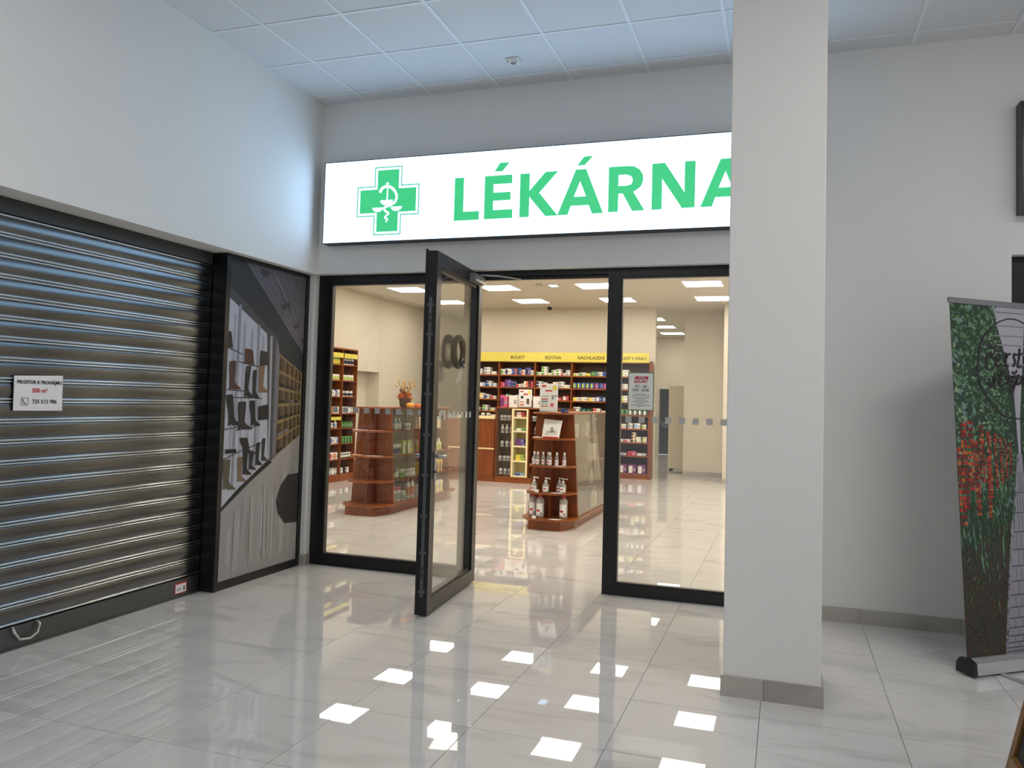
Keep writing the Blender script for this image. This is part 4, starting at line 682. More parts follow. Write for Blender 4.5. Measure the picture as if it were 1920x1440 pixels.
def bottle(r, h, c0, c1, cl):
    k = ('b', r, h, c0, c1, cl)
    if k in CM: return CM[k]
    CM[k] = MB().lathe([(r * 0.9, 0), (r, h * 0.03), (r, h * 0.14), (r * 1.01, h * 0.15), (r * 1.01, h * 0.5), (r, h * 0.52), (r * 0.95, h * 0.62), (r * 0.55, h * 0.72), (r * 0.42, h * 0.75), (r * 0.5, h * 0.76), (r * 0.5, h * 0.98), (r * 0.4, h)], n=12,
                       mis=[0, 0, 0, 1, 1, 0, 0, 0, 2, 2, 2, 2]).mesh('bottle', [PM(c0), PM(c1), PM(cl)]); return CM[k]
def item(name, me, loc, label, cat, group, rz=0.0):
    o = place(name, me, None, loc, (0, 0, rz)); tag(o, label, cat, group); return o
def words(c0, c1): return (c0 if c0 == c1 else c0 + '-and-' + c1).replace(' ', '-')
def nth(k, n): return '' if n == 1 else (['left', 'right'] if n == 2 else ['leftmost', 'second', 'third', 'fourth', 'fifth', 'sixth', 'seventh', 'rightmost'])[k if n == 2 or k < n - 1 else 7] + ' '
LEVEL = {1: [''], 2: ['lower ', 'upper '], 3: ['bottom ', 'middle ', 'top ']}
rp = random.Random(21)

# ================================================================== BACK WALL SHELVING
BY = 9.05
bs = thing('wall_shelving', (-0.5, 9.2, 0), 'long cherry wood wall shelving with yellow heading board along the back wall', 'shelving')
BX = [-2.44, -1.68, -0.92, -0.162, 0.60, 1.385]
BZ = [1.951, 1.704, 1.457, 1.216, 0.957, 0.697, 0.444, 0.10]
for i, x in enumerate(BX):
    w2_ = 0.014 if i not in (0, 5) else 0.022
    MB().box(x - w2_, BY, 0, x + w2_, 9.38, 2.21).build('upright', wood, bs)
MB().box(-2.44, 9.38, 0, 1.385, 9.398, 2.25).build('back_panel', wood_dk, bs)
for i in range(5):
    for z in BZ:
        if z < 1.1 and i < 3: continue
        MB().box(BX[i] + 0.014, BY + 0.003, z - 0.028, BX[i + 1] - 0.014, 9.38, z).build('shelf', wood_h, bs)
MB().box(-2.44, BY + 0.01, 0, 1.385, 9.37, 0.072).build('plinth', wood_h, bs)
MB().box(-2.44, BY + 0.0, 2.20, 1.385, 9.39, 2.225).build('top_board', wood_h, bs)
fa = MB().box(-2.45, BY - 0.02, 2.215, 1.36, BY + 0.0, 2.40).build('heading_board', yellow, bs)
for s_, x in (('BOLEST', -1.28), ('SEZÓNA', -0.545), ('NACHLAZENÍ', 0.225), ('BOLEST V KRKU', 1.02)):
    text('lettering', s_, 0.088 if len(s_) < 12 else 0.080, M('brown_lettering', (62, 46, 14), 0.5), bs, (x + 0.5, BY - 0.0212 - 9.2, 2.268), FRONT, 0.0014)
HEAD = ['left of the BOLEST heading', 'under the BOLEST heading', 'under the SEZÓNA heading', 'under the NACHLAZENÍ heading', 'under BOLEST V KRKU']
ROWN = ['top', 'second', 'third', 'fourth', 'fifth', 'sixth', 'seventh', 'bottom']
# (body colour, print colour, width, height, stacked) per compartment
W_ = 'white'
STOCK = {
 (0, 0): [(W_, 'cream', .16, .06, 1), (W_, 'grey', .14, .055, 2), (W_, 'grey', .13, .07, 2), (W_, 'cream', .1, .06, 1)],
 (0, 1): [(W_, 'green', .11, .11, 1), (W_, 'navy', .1, .12, 1), ('blue', W_, .09, .13, 1), ('orange', 'blue', .07, .12, 1), ('blue', 'navy', .11, .125, 1), (W_, 'orange', .08, .1, 1), ('violet', 'navy', .12, .14, 1), (W_, 'grey', .07, .09, 1)],
 (0, 2): [(W_, 'green', .11, .06, 1), (W_, 'green', .12, .055, 3), (W_, 'lime', .1, .045, 1), (W_, 'green', .11, .05, 2), (W_, 'green', .1, .06, 2), (W_, 'red', .1, .045, 1), (W_, 'grey', .1, .05, 2)],
 (0, 3): [(W_, 'lime', .11, .045, 1), (W_, 'green', .12, .06, 1), ('lime', 'yellow', .1, .05, 1), ('teal', 'green', .11, .08, 1), (W_, 'grey', .1, .075, 1), ('navy', 'blue', .1, .09, 1)],
 (0, 4): [(W_, 'green', .09, .08, 1), (W_, 'lime', .2, .06, 2), (W_, 'cream', .18, .06, 1), (W_, 'grey', .14, .05, 1)],
 (1, 0): [(W_, 'yellow', .14, .13, 1), (W_, 'blue', .1, .09, 1), ('pale blue', W_, .12, .08, 1), (W_, 'blue', .1, .055, 2), (W_, 'pale blue', .08, .07, 1)],
 (1, 1): [('pink', 'red', .09, .09, 1), ('violet', 'purple', .12, .07, 2), ('navy', 'violet', .12, .06, 2), (W_, 'red', .09, .06, 1), (W_, 'grey', .06, .07, 1), ('orange', W_, .09, .06, 2), ('red', 'navy', .1, .06, 2)],
 (1, 2): [(W_, 'navy', .1, .06, 2), (W_, 'navy', .1, .05, 2), (W_, 'grey', .12, .06, 1), (W_, 'cream', .11, .055, 2), (W_, 'grey', .1, .06, 2), (W_, 'cream', .12, .06, 1)],
 (1, 3): [('blue', 'lime', .068, .11, 1)] * 5 + [('violet', 'pink', .068, .11, 1), ('violet', 'blue', .07, .105, 1), ('blue', 'pink', .07, .11, 1)],
 (1, 4): [(W_, 'navy', .12, .06, 2), (W_, 'grey', .12, .05, 2), (W_, 'blue', .12, .06, 1), (W_, 'lime', .12, .06, 1)],
 (2, 0): [('orange', 'red', .1, .1, 1), (W_, 'orange', .12, .055, 3), (W_, 'yellow', .1, .055, 2), (W_, 'blue', .09, .09, 1), (W_, 'red', .12, .06, 1)],
 (2, 1): [('pink', 'purple', .1, .08, 1), ('green', W_, .08, .1, 1), ('red', W_, .1, .08, 1), ('blue', W_, .12, .1, 1), ('blue', 'pale blue', .1, .1, 1), (W_, 'blue', .09, .08, 1)],
 (2, 2): [('navy', 'red', .12, .09, 1), (W_, 'orange', .1, .06, 2), ('blue', W_, .1, .1, 1), ('red', W_, .12, .06, 1), ('red', W_, .12, .09, 1)],
 (2, 3): [(W_, 'yellow', .14, .07, 1), (W_, 'cream', .13, .075, 1), (W_, 'yellow', .14, .07, 1), ('blue', W_, .11, .09, 1), ('navy', 'pale blue', .09, .09, 1)],
 (2, 4): [('lime', W_, .1, .06, 1), (W_, 'lime', .14, .06, 2), ('lime', 'green', .12, .05, 2), (W_, 'lime', .12, .06, 1)],
 (3, 0): [('orange', 'brown', .1, .11, 1), (W_, 'grey', .14, .07, 1), (W_, 'green', .11, .055, 2), (W_, 'lime', .1, .06, 1)],
 (3, 1): [('navy', W_, .1, .08, 1), ('blue', W_, .12, .09, 1), (W_, 'red', .1, .08, 1)],
 (3, 2): [('blue', 'navy', .12, .1, 1), (W_, 'grey', .12, .08, 1), ('blue', W_, .1, .09, 1)],
 (3, 3): [(W_, 'grey', .13, .06, 2), ('teal', 'dark green', .09, .09, 1), ('dark green', 'teal', .1, .09, 1), (W_, 'red', .14, .05, 2), (W_, 'cream', .1, .06, 1)],
 (3, 4): [('green', 'dark green', .07, .1, 1)] * 4 + [('dark green', W_, .075, .1, 1)] * 4,
 (4, 4): [('teal', W_, .09, .08, 1), (W_, 'orange', .16, .08, 1), (W_, 'grey', .09, .1, 1), (W_, 'pale blue', .11, .1, 1), (W_, 'lime', .08, .08, 1)],
 (5, 4): [(W_, 'green', .1, .06, 1), (W_, 'lime', .12, .05, 1), (W_, 'pink', .11, .05, 1), ('cream', 'brown', .07, .06, 3), (W_, 'cream', .09, .05, 2), (W_, 'lime', .08, .05, 2)],
 (6, 4): [('grey', W_, .16, .05, 1), ('grey', 'pale blue', .14, .045, 1), ('pink', 'red', .16, .075, 1), ('grey', W_, .18, .05, 1)],
 (7, 4): [('purple', W_, .145, .17, 1)] * 4,
}
for (r, c), lst in STOCK.items():
    x0, x1 = BX[c] + 0.025, BX[c + 1] - 0.025; tot = sum(a[2] for a in lst); gap = max(0.002, (x1 - x0 - tot) / (len(lst) + 0.5)); x = x0 + gap * 0.5
    if tot > x1 - x0: sc_ = (x1 - x0 - 0.003 * len(lst)) / tot; gap = 0.002
    else: sc_ = 1.0
    seen = {}
    for (c0, c1, w_, h_, n_) in lst:
        w_ *= sc_; same = sum(1 for a in lst if a[0] == c0 and a[1] == c1); nk = seen.get((c0, c1), 0); seen[(c0, c1)] = nk + 1
        for k in range(n_):
            jx = rp.uniform(-0.006, 0.006) if k else 0
            item('medicine_carton', carton(w_, 0.16, h_, c0, c1), (x + w_ / 2 + jx, BY + 0.10, BZ[r] + k * (h_ + 0.0018)),
                 '%s%s%s carton, %s back shelf, %s' % (LEVEL[n_][k], nth(nk, same), words(c0, c1), ROWN[r], HEAD[c]), 'carton', 'cartons on the %s back shelf %s' % (ROWN[r], HEAD[c]), rp.uniform(-0.05, 0.05) if k else 0)
        x += w_ + gap

# ================================================================== LEFT WALL SHELVING
LX = -3.27
ls = thing('wall_shelving', (-3.4, 5.6, 0), 'tall cherry wood shelving standing against the left shop wall', 'shelving')
LY = [4.43, 4.88, 5.335, 5.79, 6.245]; LZ = [1.965, 1.70, 1.427, 1.142, 0.893, 0.636, 0.378, 0.12]
for y in LY: MB().box(XL + 0.003, y - 0.011, 0, LX, y + 0.011, 2.235).build('upright', wood, ls)
MB().box(XL + 0.003, LY[0], 0, XL + 0.018, LY[-1], 2.22).build('back_panel', wood_dk, ls)
for i in range(4):
    for z in LZ: MB().box(XL + 0.018, LY[i] + 0.011, z - 0.02, LX - 0.006, LY[i + 1] - 0.011, z).build('shelf', wood_y, ls)
MB().box(XL + 0.003, LY[0], 2.215, LX + 0.004, LY[-1] + 0.011, 2.24).build('top_board', wood_y, ls)
MB().box(XL + 0.003, LY[0], 0, LX - 0.004, LY[-1], 0.10).build('plinth', wood_y, ls)
for i in range(4):
    MB().box(LX + 0.001, LY[i] + 0.02, 2.075, LX + 0.008, LY[i + 1] - 0.02, 2.155).build('heading_card', yellow, ls)
MB().box(LX + 0.001, 5.36, 1.03, LX + 0.008, 5.77, 1.085).build('heading_card', yellow, ls)
LST = {(3, 0): [('b', W_, 'navy')] * 4, (2, 0): [('b', 'lime', 'yellow')] * 5, (3, 1): [('j', W_, 'lime')] * 4, (2, 1): [('j', 'cream', 'lime')] * 5, (3, 2): [('j', W_, 'navy')] * 3, (2, 2): [('c', W_, 'red'), ('c', W_, 'blue'), ('c', 'blue', W_), ('c', W_, 'grey')],
       (3, 3): [('c', W_, 'grey'), ('c', 'grey', W_)], (2, 3): [('c', 'orange', 'red'), ('c', W_, 'grey')], (3, 4): [('c', 'dark green', 'green')] * 4, (2, 4): [('j', W_, 'yellow'), ('j', 'grey', W_), ('b', W_, 'pale blue')],
       (3, 5): [('c', 'green', 'dark green')] * 4, (2, 5): [('c', W_, 'grey'), ('c', W_, 'blue'), ('c', 'pale blue', W_)], (3, 6): [('j', 'dark green', W_)] * 4, (2, 6): [('c', W_, 'pink'), ('c', W_, 'red'), ('c', W_, 'orange')], (3, 7): [('j', 'grey', W_)] * 2, (2, 7): [('c', 'grey', W_)] * 2}
CPH = {2: 'nearer bay', 3: 'bay beside the wall niche'}
for (c, r), lst in LST.items():
    n_ = len(lst); y0, y1 = LY[c] + 0.04, LY[c + 1] - 0.04
    for k, (t_, c0, c1) in enumerate(lst):
        y = y0 + (k + 0.5) * (y1 - y0) / n_; wmax = (y1 - y0) / n_ * 0.92; z = LZ[r]
        lab = nth(k, n_) + '%s %s, %s shelf on the left wall, %s'; grp = 'goods on the %s left shelf, %s' % (ROWN[r], CPH[c])
        if t_ == 'c': item('medicine_carton', carton(wmax, 0.1, 0.11, c0, c1), (LX - 0.075, y, z), lab % (words(c0, c1), 'carton', ROWN[r], CPH[c]), 'carton', grp, PI / 2)
        elif t_ == 'j': item('pill_jar', jar(min(0.036, wmax / 2), 0.095, c0, c1), (LX - 0.06, y, z), lab % (words(c0, c1), 'pill jar', ROWN[r], CPH[c]), 'jar', grp)
        else: item('medicine_bottle', bottle(min(0.034, wmax / 2), 0.14, c0, c1, 'white'), (LX - 0.06, y, z), lab % (words(c0, c1), 'bottle', ROWN[r], CPH[c]), 'bottle', grp)

# ================================================================== FLOOR GONDOLAS
G0, G1 = 2.95, 4.65
GZ = [0.125, 0.412, 0.712, 1.022, 1.312]
def ghw(z): return 0.298 - 0.075 * (z - 0.12) / 1.19
SHW = [0.335, 0.298, 0.275, 0.252, 0.247]; SDP = [0.36, 0.31, 0.28, 0.25, 0.235]
div_m = M('gondola_divider_board', (148, 138, 118), 0.5, amt=0.03)
def gondola(xc, label, glass_to):
    g = thing('display_gondola', (xc, 3.8, 0), label, 'display shelf')
    # plinth with chamfered ends
    MB().prism([(xc - 0.20, 2.655), (xc + 0.18, 2.655), (xc + 0.262, 2.95), (xc + 0.262, 4.65), (xc + 0.18, 4.945), (xc - 0.20, 4.945), (xc - 0.262, 4.65), (xc - 0.262, 2.95)], 0, 0.102).build('plinth', wood_y, g)
    for e_, yb, sg in (('front', G0, -1), ('rear', G1, 1)):
        y2 = yb - sg * 0.022
        MB().hexa([(xc - ghw(0.12), min(yb, y2), 0.12), (xc + ghw(0.12), min(yb, y2), 0.12), (xc + ghw(0.12), max(yb, y2), 0.12), (xc - ghw(0.12), max(yb, y2), 0.12)],
                  [(xc - ghw(1.29), min(yb, y2), 1.29), (xc + ghw(1.29), min(yb, y2), 1.29), (xc + ghw(1.29), max(yb, y2), 1.29), (xc - ghw(1.29), max(yb, y2), 1.29)]).build('end_panel', wood, g)
        MB().hexa([(xc - 0.009, yb, 0.12), (xc + 0.009, yb, 0.12), (xc + 0.009, yb + sg * 0.16, 0.12), (xc - 0.009, yb + sg * 0.16, 0.12)] if sg > 0 else [(xc - 0.009, yb + sg * 0.16, 0.12), (xc + 0.009, yb + sg * 0.16, 0.12), (xc + 0.009, yb, 0.12), (xc - 0.009, yb, 0.12)],
                  [(xc - 0.009, yb, 1.29), (xc + 0.009, yb, 1.29), (xc + 0.009, yb + sg * 0.09, 1.29), (xc - 0.009, yb + sg * 0.09, 1.29)] if sg > 0 else [(xc - 0.009, yb + sg * 0.09, 1.29), (xc + 0.009, yb + sg * 0.09, 1.29), (xc + 0.009, yb, 1.29), (xc - 0.009, yb, 1.29)]).build('fin', wood, g)
        for z, hw_, dp in zip(GZ, SHW, SDP):
            n_ = 16; pts = [(xc - hw_ * math.cos(PI * i / n_), yb + sg * dp * math.sin(PI * i / n_) ** 0.75) for i in range(n_ + 1)]
            if sg > 0: pts = pts[::-1]
            MB().prism(pts, z - 0.02, z).build('end_shelf', wood_h, g)
    MB().box(xc - ghw(1.3) - 0.012, G0, 1.292, xc + ghw(1.3) + 0.012, G1, 1.312).build('top_board', wood_y, g)
    MB().box(xc - 0.325, G0, 0.105, xc + 0.325, G1, 0.125).build('bottom_board', wood_y, g)
    MB().box(xc - 0.008, G0 + 0.022, 0.125, xc + 0.008, G1 - 0.022, 1.292).build('centre_board', div_m, g)
    for z in GZ[1:4]:
        h_ = ghw(z) - 0.02
        for a, b in ((xc - h_, xc - 0.008), (xc + 0.008, xc + h_)): MB().box(a, G0 + 0.022, z - 0.018, b, G1 - 0.022, z).build('shelf', wood_y, g)
    for sx in (-1, 1):
        def slab(y0, y1, t, off=0.0):
            a, b = ghw(0.125) + off, ghw(1.29) + off
            p0 = [(xc + sx * a, y0, 0.127), (xc + sx * (a + t), y0, 0.127), (xc + sx * (a + t), y1, 0.127), (xc + sx * a, y1, 0.127)]
            p1 = [(xc + sx * b, y0, 1.29), (xc + sx * (b + t), y0, 1.29), (xc + sx * (b + t), y1, 1.29), (xc + sx * b, y1, 1.29)]
            return MB().hexa(p0 if sx > 0 else p0[::-1], p1 if sx > 0 else p1[::-1])
        ym = G0 + (glass_to - G0) / 2
        slab(G0 + 0.02, ym + 0.02, 0.005).build('glass_sheet', cab_glass, g); slab(ym - 0.02, glass_to, 0.005, 0.008).build('glass_sheet', cab_glass, g)
        if glass_to < G1 - 0.1: slab(glass_to, glass_to + 0.03, 0.01, -0.012).build('post', wood, g)
        kb = MB().lathe([(0.011, 0), (0.013, 0.008), (0.009, 0.016)], (0, 0, 0), 10, axis='X').mesh('knob', steel)
        for y, z in ((ym - 0.12, 1.235), (ym + 0.18, 1.225), (ym + 0.5, 0.19)):
            place('glass_knob', kb, g, (sx * (ghw(z) + 0.005), y - 3.8, z), (0, 0, 0 if sx > 0 else PI))
    return g
XG1, XG2 = -1.05, 1.295
gondola(XG1, 'cherry wood floor display with rounded end shelves left of the open door', 3.70)
gondola(XG2, 'cherry wood floor display with bottles on its rounded end, seen through the doorway', G1 - 0.02)

# ---- goods in the left gondola
def side_row(xc, sx, r, ys, t_, c0, c1, hgt, rad, desc, gname, cl='white'):
    z = GZ[r]; x = xc + sx * (ghw(z) - 0.075)
    nm = {'c': 'medicine_carton', 'j': 'pill_jar', 'b': 'medicine_bottle'}[t_]
    for k, y in enumerate(ys):
        me = carton(rad * 2, 0.06, hgt, c0, c1) if t_ == 'c' else (jar(rad, hgt, c0, c1, cl) if t_ == 'j' else bottle(rad, hgt, c0, c1, cl))
        item(nm, me, (x, y, z), (['nearer ', 'farther '][k] if len(ys) == 2 else ['nearest ', 'second ', 'third ', 'fourth ', 'fifth ', 'sixth ', 'farthest '][k if k < len(ys) - 1 else 6] if len(ys) > 2 else '') + desc, {'c': 'carton', 'j': 'jar', 'b': 'bottle'}[t_], gname, PI / 2 if t_ == 'c' else 0)
GL = 'left gondola'
side_row(XG1, 1, 3, (3.17, 3.27), 'b', 'pale blue', W_, 0.15, 0.033, 'blue and white bottle behind glass, top inner shelf, left gondola', GL + ' top shelf')
side_row(XG1, 1, 3, (3.45, 3.54), 'j', W_, 'grey', 0.085, 0.032, 'short white jar behind glass, top inner shelf, left gondola', GL + ' top shelf jars')
side_row(XG1, 1, 2, (3.08, 3.16, 3.24), 'j', 'grey', 'navy', 0.13, 0.034, 'grey jar behind glass, second inner shelf, left gondola', GL + ' second shelf jars')
side_row(XG1, 1, 2, (3.36, 3.50), 'c', 'lime', W_, 0.17, 0.045, 'lime and white carton behind glass, second inner shelf, left gondola', GL + ' second shelf cartons')
side_row(XG1, 1, 2, (3.60,), 'b', 'lime', 'yellow', 0.12, 0.028, 'small yellow-green bottle behind glass, second inner shelf, left gondola', GL + ' second shelf bottle')
side_row(XG1, 1, 1, (3.06,), 'b', 'navy', 'lime', 0.15, 0.035, 'dark bottle with green label, third inner shelf, left gondola', GL + ' third shelf', 'lime')
side_row(XG1, 1, 1, (3.17,), 'b', 'grey', W_, 0.16, 0.03, 'grey spray bottle, third inner shelf, left gondola', GL + ' third shelf spray', 'grey')
side_row(XG1, 1, 1, (3.30,), 'j', 'lime', 'green', 0.11, 0.045, 'lime green tub, third inner shelf, left gondola', GL + ' third shelf tub')
side_row(XG1, 1, 1, (3.44, 3.54, 3.63), 'j', 'pale blue', W_, 0.10, 0.034, 'pale blue jar, third inner shelf, left gondola', GL + ' third shelf jars')
side_row(XG1, 1, 0, (3.06, 3.19), 'j', W_, 'grey', 0.19, 0.042, 'tall white jar with pink lid, bottom inner shelf, left gondola', GL + ' bottom shelf jars', 'pink')
side_row(XG1, 1, 0, (3.34,), 'j', W_, 'grey', 0.12, 0.036, 'small white pot, bottom inner shelf, left gondola', GL + ' bottom shelf pot')
side_row(XG1, 1, 0, (3.47, 3.59), 'b', W_, 'orange', 0.30, 0.032, 'tall white bottle with orange cap, bottom inner shelf, left gondola', GL + ' bottom shelf bottles', 'orange')
for r, c0, c1, t_ in ((3, W_, 'cream', 'j'), (2, 'cream', 'lime', 'b'), (1, 'yellow', 'purple', 'c'), (0, W_, 'yellow', 'c')):
    side_row(XG1, 1, r, (3.80, 3.91, 4.02, 4.13, 4.24, 4.35, 4.46), t_, c0, c1, 0.16, 0.042 if t_ != 'c' else 0.045,
             '%s %s on the %s open shelf of the left gondola' % (words(c0, c1), {'c': 'carton', 'j': 'jar', 'b': 'bottle'}[t_], ['bottom', 'third', 'second', 'top'][r]), 'open shelf %d of the left gondola' % r)
def sheet(name, pts, z, mat, label, cat, th=0.003, strip=None):
    o = MB().prism(pts, z, z + th)
    mats = [mat]
    if strip: o.prism([(a, b) for a, b in strip[1]], z + th, z + th + 0.0006, 1); mats.append(strip[0])
    q = o.build(name, mats, None); cx_ = sum(p_[0] for p_ in pts) / len(pts); cy_ = sum(p_[1] for p_ in pts) / len(pts)
    q.data.transform(Matrix.Translation((-cx_, -cy_, -z))); q.location = (cx_, cy_, z); return tag(q, label, cat)
sheet('leaflet', [(-1.275, 2.80), (-1.11, 2.72), (-1.06, 2.80), (-1.225, 2.88)], GZ[3], white_pap, 'blue and white leaflet lying on the upper end shelf of the left gondola', 'leaflet', 0.006, (PM('blue'), [(-1.20, 2.775), (-1.115, 2.735), (-1.07, 2.80), (-1.16, 2.84)]))
sheet('leaflet', [(-1.02, 2.745), (-0.87, 2.80), (-0.87, 2.88), (-1.03, 2.84)], GZ[3], M('pinkish_paper', (214, 176, 168), 0.6), 'pinkish leaflet lying on the upper end shelf of the left gondola', 'leaflet')
sheet('magazine', [(-1.30, 2.84), (-1.18, 2.70), (-1.08, 2.76), (-1.20, 2.90)], GZ[2], M('tan_paper', (196, 150, 112), 0.5), 'tan magazine hanging over the second end shelf of the left gondola', 'magazine', 0.008)
sheet('leaflet', [(-1.05, 2.71), (-0.88, 2.75), (-0.86, 2.85), (-1.02, 2.83)], GZ[2], M('grey_white_paper', (206, 204, 208), 0.6), 'pale grey leaflet on the second end shelf of the left gondola', 'leaflet', 0.004)

# ---- autumn arrangement on the left gondola
ar = thing('flower_pot', (-0.82, 3.30, 1.312), 'brown pot of dried autumn flowers on top of the left gondola', 'flower arrangement')
MB().lathe([(0.052, 0), (0.066, 0.02), (0.078, 0.105), (0.083, 0.115), (0.07, 0.118)], (-0.82, 3.30, 1.312), 16).build('pot', M('brown_wicker', (92, 68, 60), 0.8, noise=60, amt=0.4, bump=0.6, bump_scale=120), ar)
rf = random.Random(5)
stm = MB()
for k in range(26):
    a = rf.uniform(-0.75, 0.85); b = rf.uniform(-0.5, 0.5); hgt = rf.uniform(0.16, 0.25)
    pts = [(-0.82, 3.30, 1.40), (-0.82 + a * 0.05, 3.30 + b * 0.05, 1.40 + hgt * 0.5), (-0.82 + a * 0.13, 3.30 + b * 0.12, 1.40 + hgt)]
    stm.tube(pts, [0.002, 0.002, 0.0015], 4)
    tip = Vector(pts[2]); d_ = (tip - Vector(pts[1])).normalized()
    stm.tube([tip - d_ * 0.02, tip + d_ * 0.005, tip + d_ * 0.045], [0.003, 0.008, 0.001], 5)
stm.build('wheat_stems', M('dry_wheat', (186, 150, 92), 0.8), ar)
for nm, cnt, colr, zz in (('orange_bloom', 13, (206, 112, 42), 0.13), ('rust_bloom', 11, (136, 62, 34), 0.16), ('dark_berry', 9, (82, 48, 38), 0.20)):
    for k in range(cnt):
        a = rf.uniform(0, 2 * PI); r_ = rf.uniform(0.01, 0.085); c_ = Vector((-0.82 + r_ * math.cos(a), 3.30 + r_ * math.sin(a) * 0.8, 1.312 + zz + rf.uniform(-0.025, 0.05)))
        s_ = rf.uniform(0.018, 0.032) if nm != 'dark_berry' else 0.014; fm = MB()
        for q in range(7):
            g_ = q * 2 * PI / 7; e_ = Vector((math.cos(g_), -0.35, math.sin(g_))); f_ = Vector((math.cos(g_ + 0.42), -0.1, math.sin(g_ + 0.42)))
            fm.poly([c_, c_ + f_ * s_ * 0.7, c_ + e_ * s_ * 1.25, c_ + Vector((math.cos(g_ - 0.42), -0.1, math.sin(g_ - 0.42))) * s_ * 0.7])
        fm.lathe([(s_ * 0.15, -s_ * 0.5), (s_ * 0.5, 0), (s_ * 0.15, s_ * 0.5)], c_, 7, axis='Y'); fm.build(nm, M('bloom_' + nm, colr, 0.8, amt=0.2), ar)
def pumpkin(x, y, r, hgt, colr, label):
    t = thing('pumpkin', (x, y, 1.312), label, 'pumpkin'); m_ = MB(); n_ = 20; base = 0; rows = 7
    for j in range(rows):
        ph_ = PI * j / (rows - 1); zz = hgt * (0.5 - 0.5 * math.cos(ph_))
        for i in range(n_):
            a = 2 * PI * i / n_; rr = r * (0.14 + 0.86 * math.sin(ph_) ** 0.7) * (1 - 0.09 * (i % 2 == 0)); m_.v.append((x + rr * math.cos(a), y + rr * math.sin(a), 1.312 + zz))
    for j in range(rows - 1):
        for i in range(n_): k = (i + 1) % n_; m_.face((j * n_ + i, j * n_ + k, (j + 1) * n_ + k, (j + 1) * n_ + i), 0, True)
    m_.face(range(n_ - 1, -1, -1)); m_.face(range((rows - 1) * n_, rows * n_)); m_.build('flesh', M('pumpkin_%d_%d' % colr[:2], colr, 0.5, amt=0.1), t)
    MB().tube([(x, y, 1.312 + hgt * 0.95), (x + 0.004, y, 1.312 + hgt + 0.012), (x + 0.012, y, 1.312 + hgt + 0.02)], [0.007, 0.005, 0.004], 6).build('stem', M('pumpkin_stem', (110, 84, 40), 0.8), t)
pumpkin(-0.715, 3.24, 0.052, 0.062, (226, 160, 40), 'yellow pumpkin beside the flower pot on the left gondola')
pumpkin(-0.655, 3.33, 0.045, 0.05, (206, 96, 36), 'orange pumpkin behind the yellow one on the left gondola')

# ---- goods on the round end of the right gondola
clear_b = M('clear_gel_plastic', (176, 172, 170), 0.2, trans=0.35, amt=0.03)
def big_bottle(x, y, z, r, h, label, group, cap, kind):
    t = thing({'big': 'disinfectant_bottle', 'pump': 'pump_bottle', 'small': 'gel_bottle'}[kind], (x, y, z), label, 'bottle', group)
    if kind == 'big':
        MB().lathe([(r * 0.92, 0), (r, 0.008), (r, h * 0.74), (r * 0.86, h * 0.82), (r * 0.42, h * 0.88), (r * 0.4, h * 0.90)], (x, y, z), 16).build('body', M('milky_bottle', (176, 170, 164), 0.3, trans=0.2), t)
        MB().lathe([(r * 0.46, h * 0.895), (r * 0.46, h * 0.985), (r * 0.38, h)], (x, y, z), 14).build('cap', PM(cap), t)
    elif kind == 'pump':
        MB().lathe([(r * 0.92, 0), (r, 0.006), (r, h * 0.45), (r * 0.8, h * 0.58), (r * 0.36, h * 0.66), (r * 0.36, h * 0.68)], (x, y, z), 14).build('body', clear_b, t)
        MB().lathe([(r * 0.42, h * 0.675), (r * 0.42, h * 0.77), (r * 0.14, h * 0.79), (r * 0.14, h * 0.92)], (x, y, z), 12).build('pump_collar', white_p, t)
        MB().tube([(x - r * 0.35, y, z + h * 0.95), (x + r * 0.3, y, z + h * 0.955), (x + r * 1.25, y, z + h * 0.94), (x + r * 1.4, y, z + h * 0.91)], r * 0.13, 7).build('pump_spout', white_p, t)
    else:
        MB().lathe([(r * 0.85, 0), (r * 0.95, 0.005), (r, h * 0.4), (r * 0.8, h * 0.66), (r * 0.45, h * 0.74), (r * 0.45, h * 0.76)], (x, y, z), 14).build('body', clear_b, t)
        MB().lathe([(r * 0.52, h * 0.755), (r * 0.52, h * 0.97), (r * 0.42, h)], (x, y, z), 12).build('cap', white_p, t)
    # curved front label
    lo, hi = (0.12, 0.62) if kind == 'big' else (0.06, 0.42); rr = r * 1.012; m_ = MB(); n_ = 8
    for i in range(n_):
        a0 = -PI / 2 - 0.95 + 1.9 * i / n_; a1 = -PI / 2 - 0.95 + 1.9 * (i + 1) / n_
        k0, k1 = (x + rr * math.cos(a0), y + rr * math.sin(a0)), (x + rr * math.cos(a1), y + rr * math.sin(a1))
        m_.poly([(k0[0], k0[1], z + h * lo), (k1[0], k1[1], z + h * lo), (k1[0], k1[1], z + h * hi), (k0[0], k0[1], z + h * hi)], 0)
        if 1 <= i <= 4: q = 1.004; m_.poly([(x + (k0[0] - x) * q, y + (k0[1] - y) * q, z + h * (lo + 0.16)), (x + (k1[0] - x) * q, y + (k1[1] - y) * q, z + h * (lo + 0.16)), (x + (k1[0] - x) * q, y + (k1[1] - y) * q, z + h * (lo + 0.24)), (x + (k0[0] - x) * q, y + (k0[1] - y) * q, z + h * (lo + 0.24))], 1)
        if i in (5, 6) and kind == 'big': q = 1.004; m_.poly([(x + (k0[0] - x) * q, y + (k0[1] - y) * q, z + h * (lo + 0.04)), (x + (k1[0] - x) * q, y + (k1[1] - y) * q, z + h * (lo + 0.04)), (x + (k1[0] - x) * q, y + (k1[1] - y) * q, z + h * (lo + 0.12)), (x + (k0[0] - x) * q, y + (k0[1] - y) * q, z + h * (lo + 0.12))], 2)
    m_.build('label_sleeve', [white_pap, red_ink, ink_grey], t)
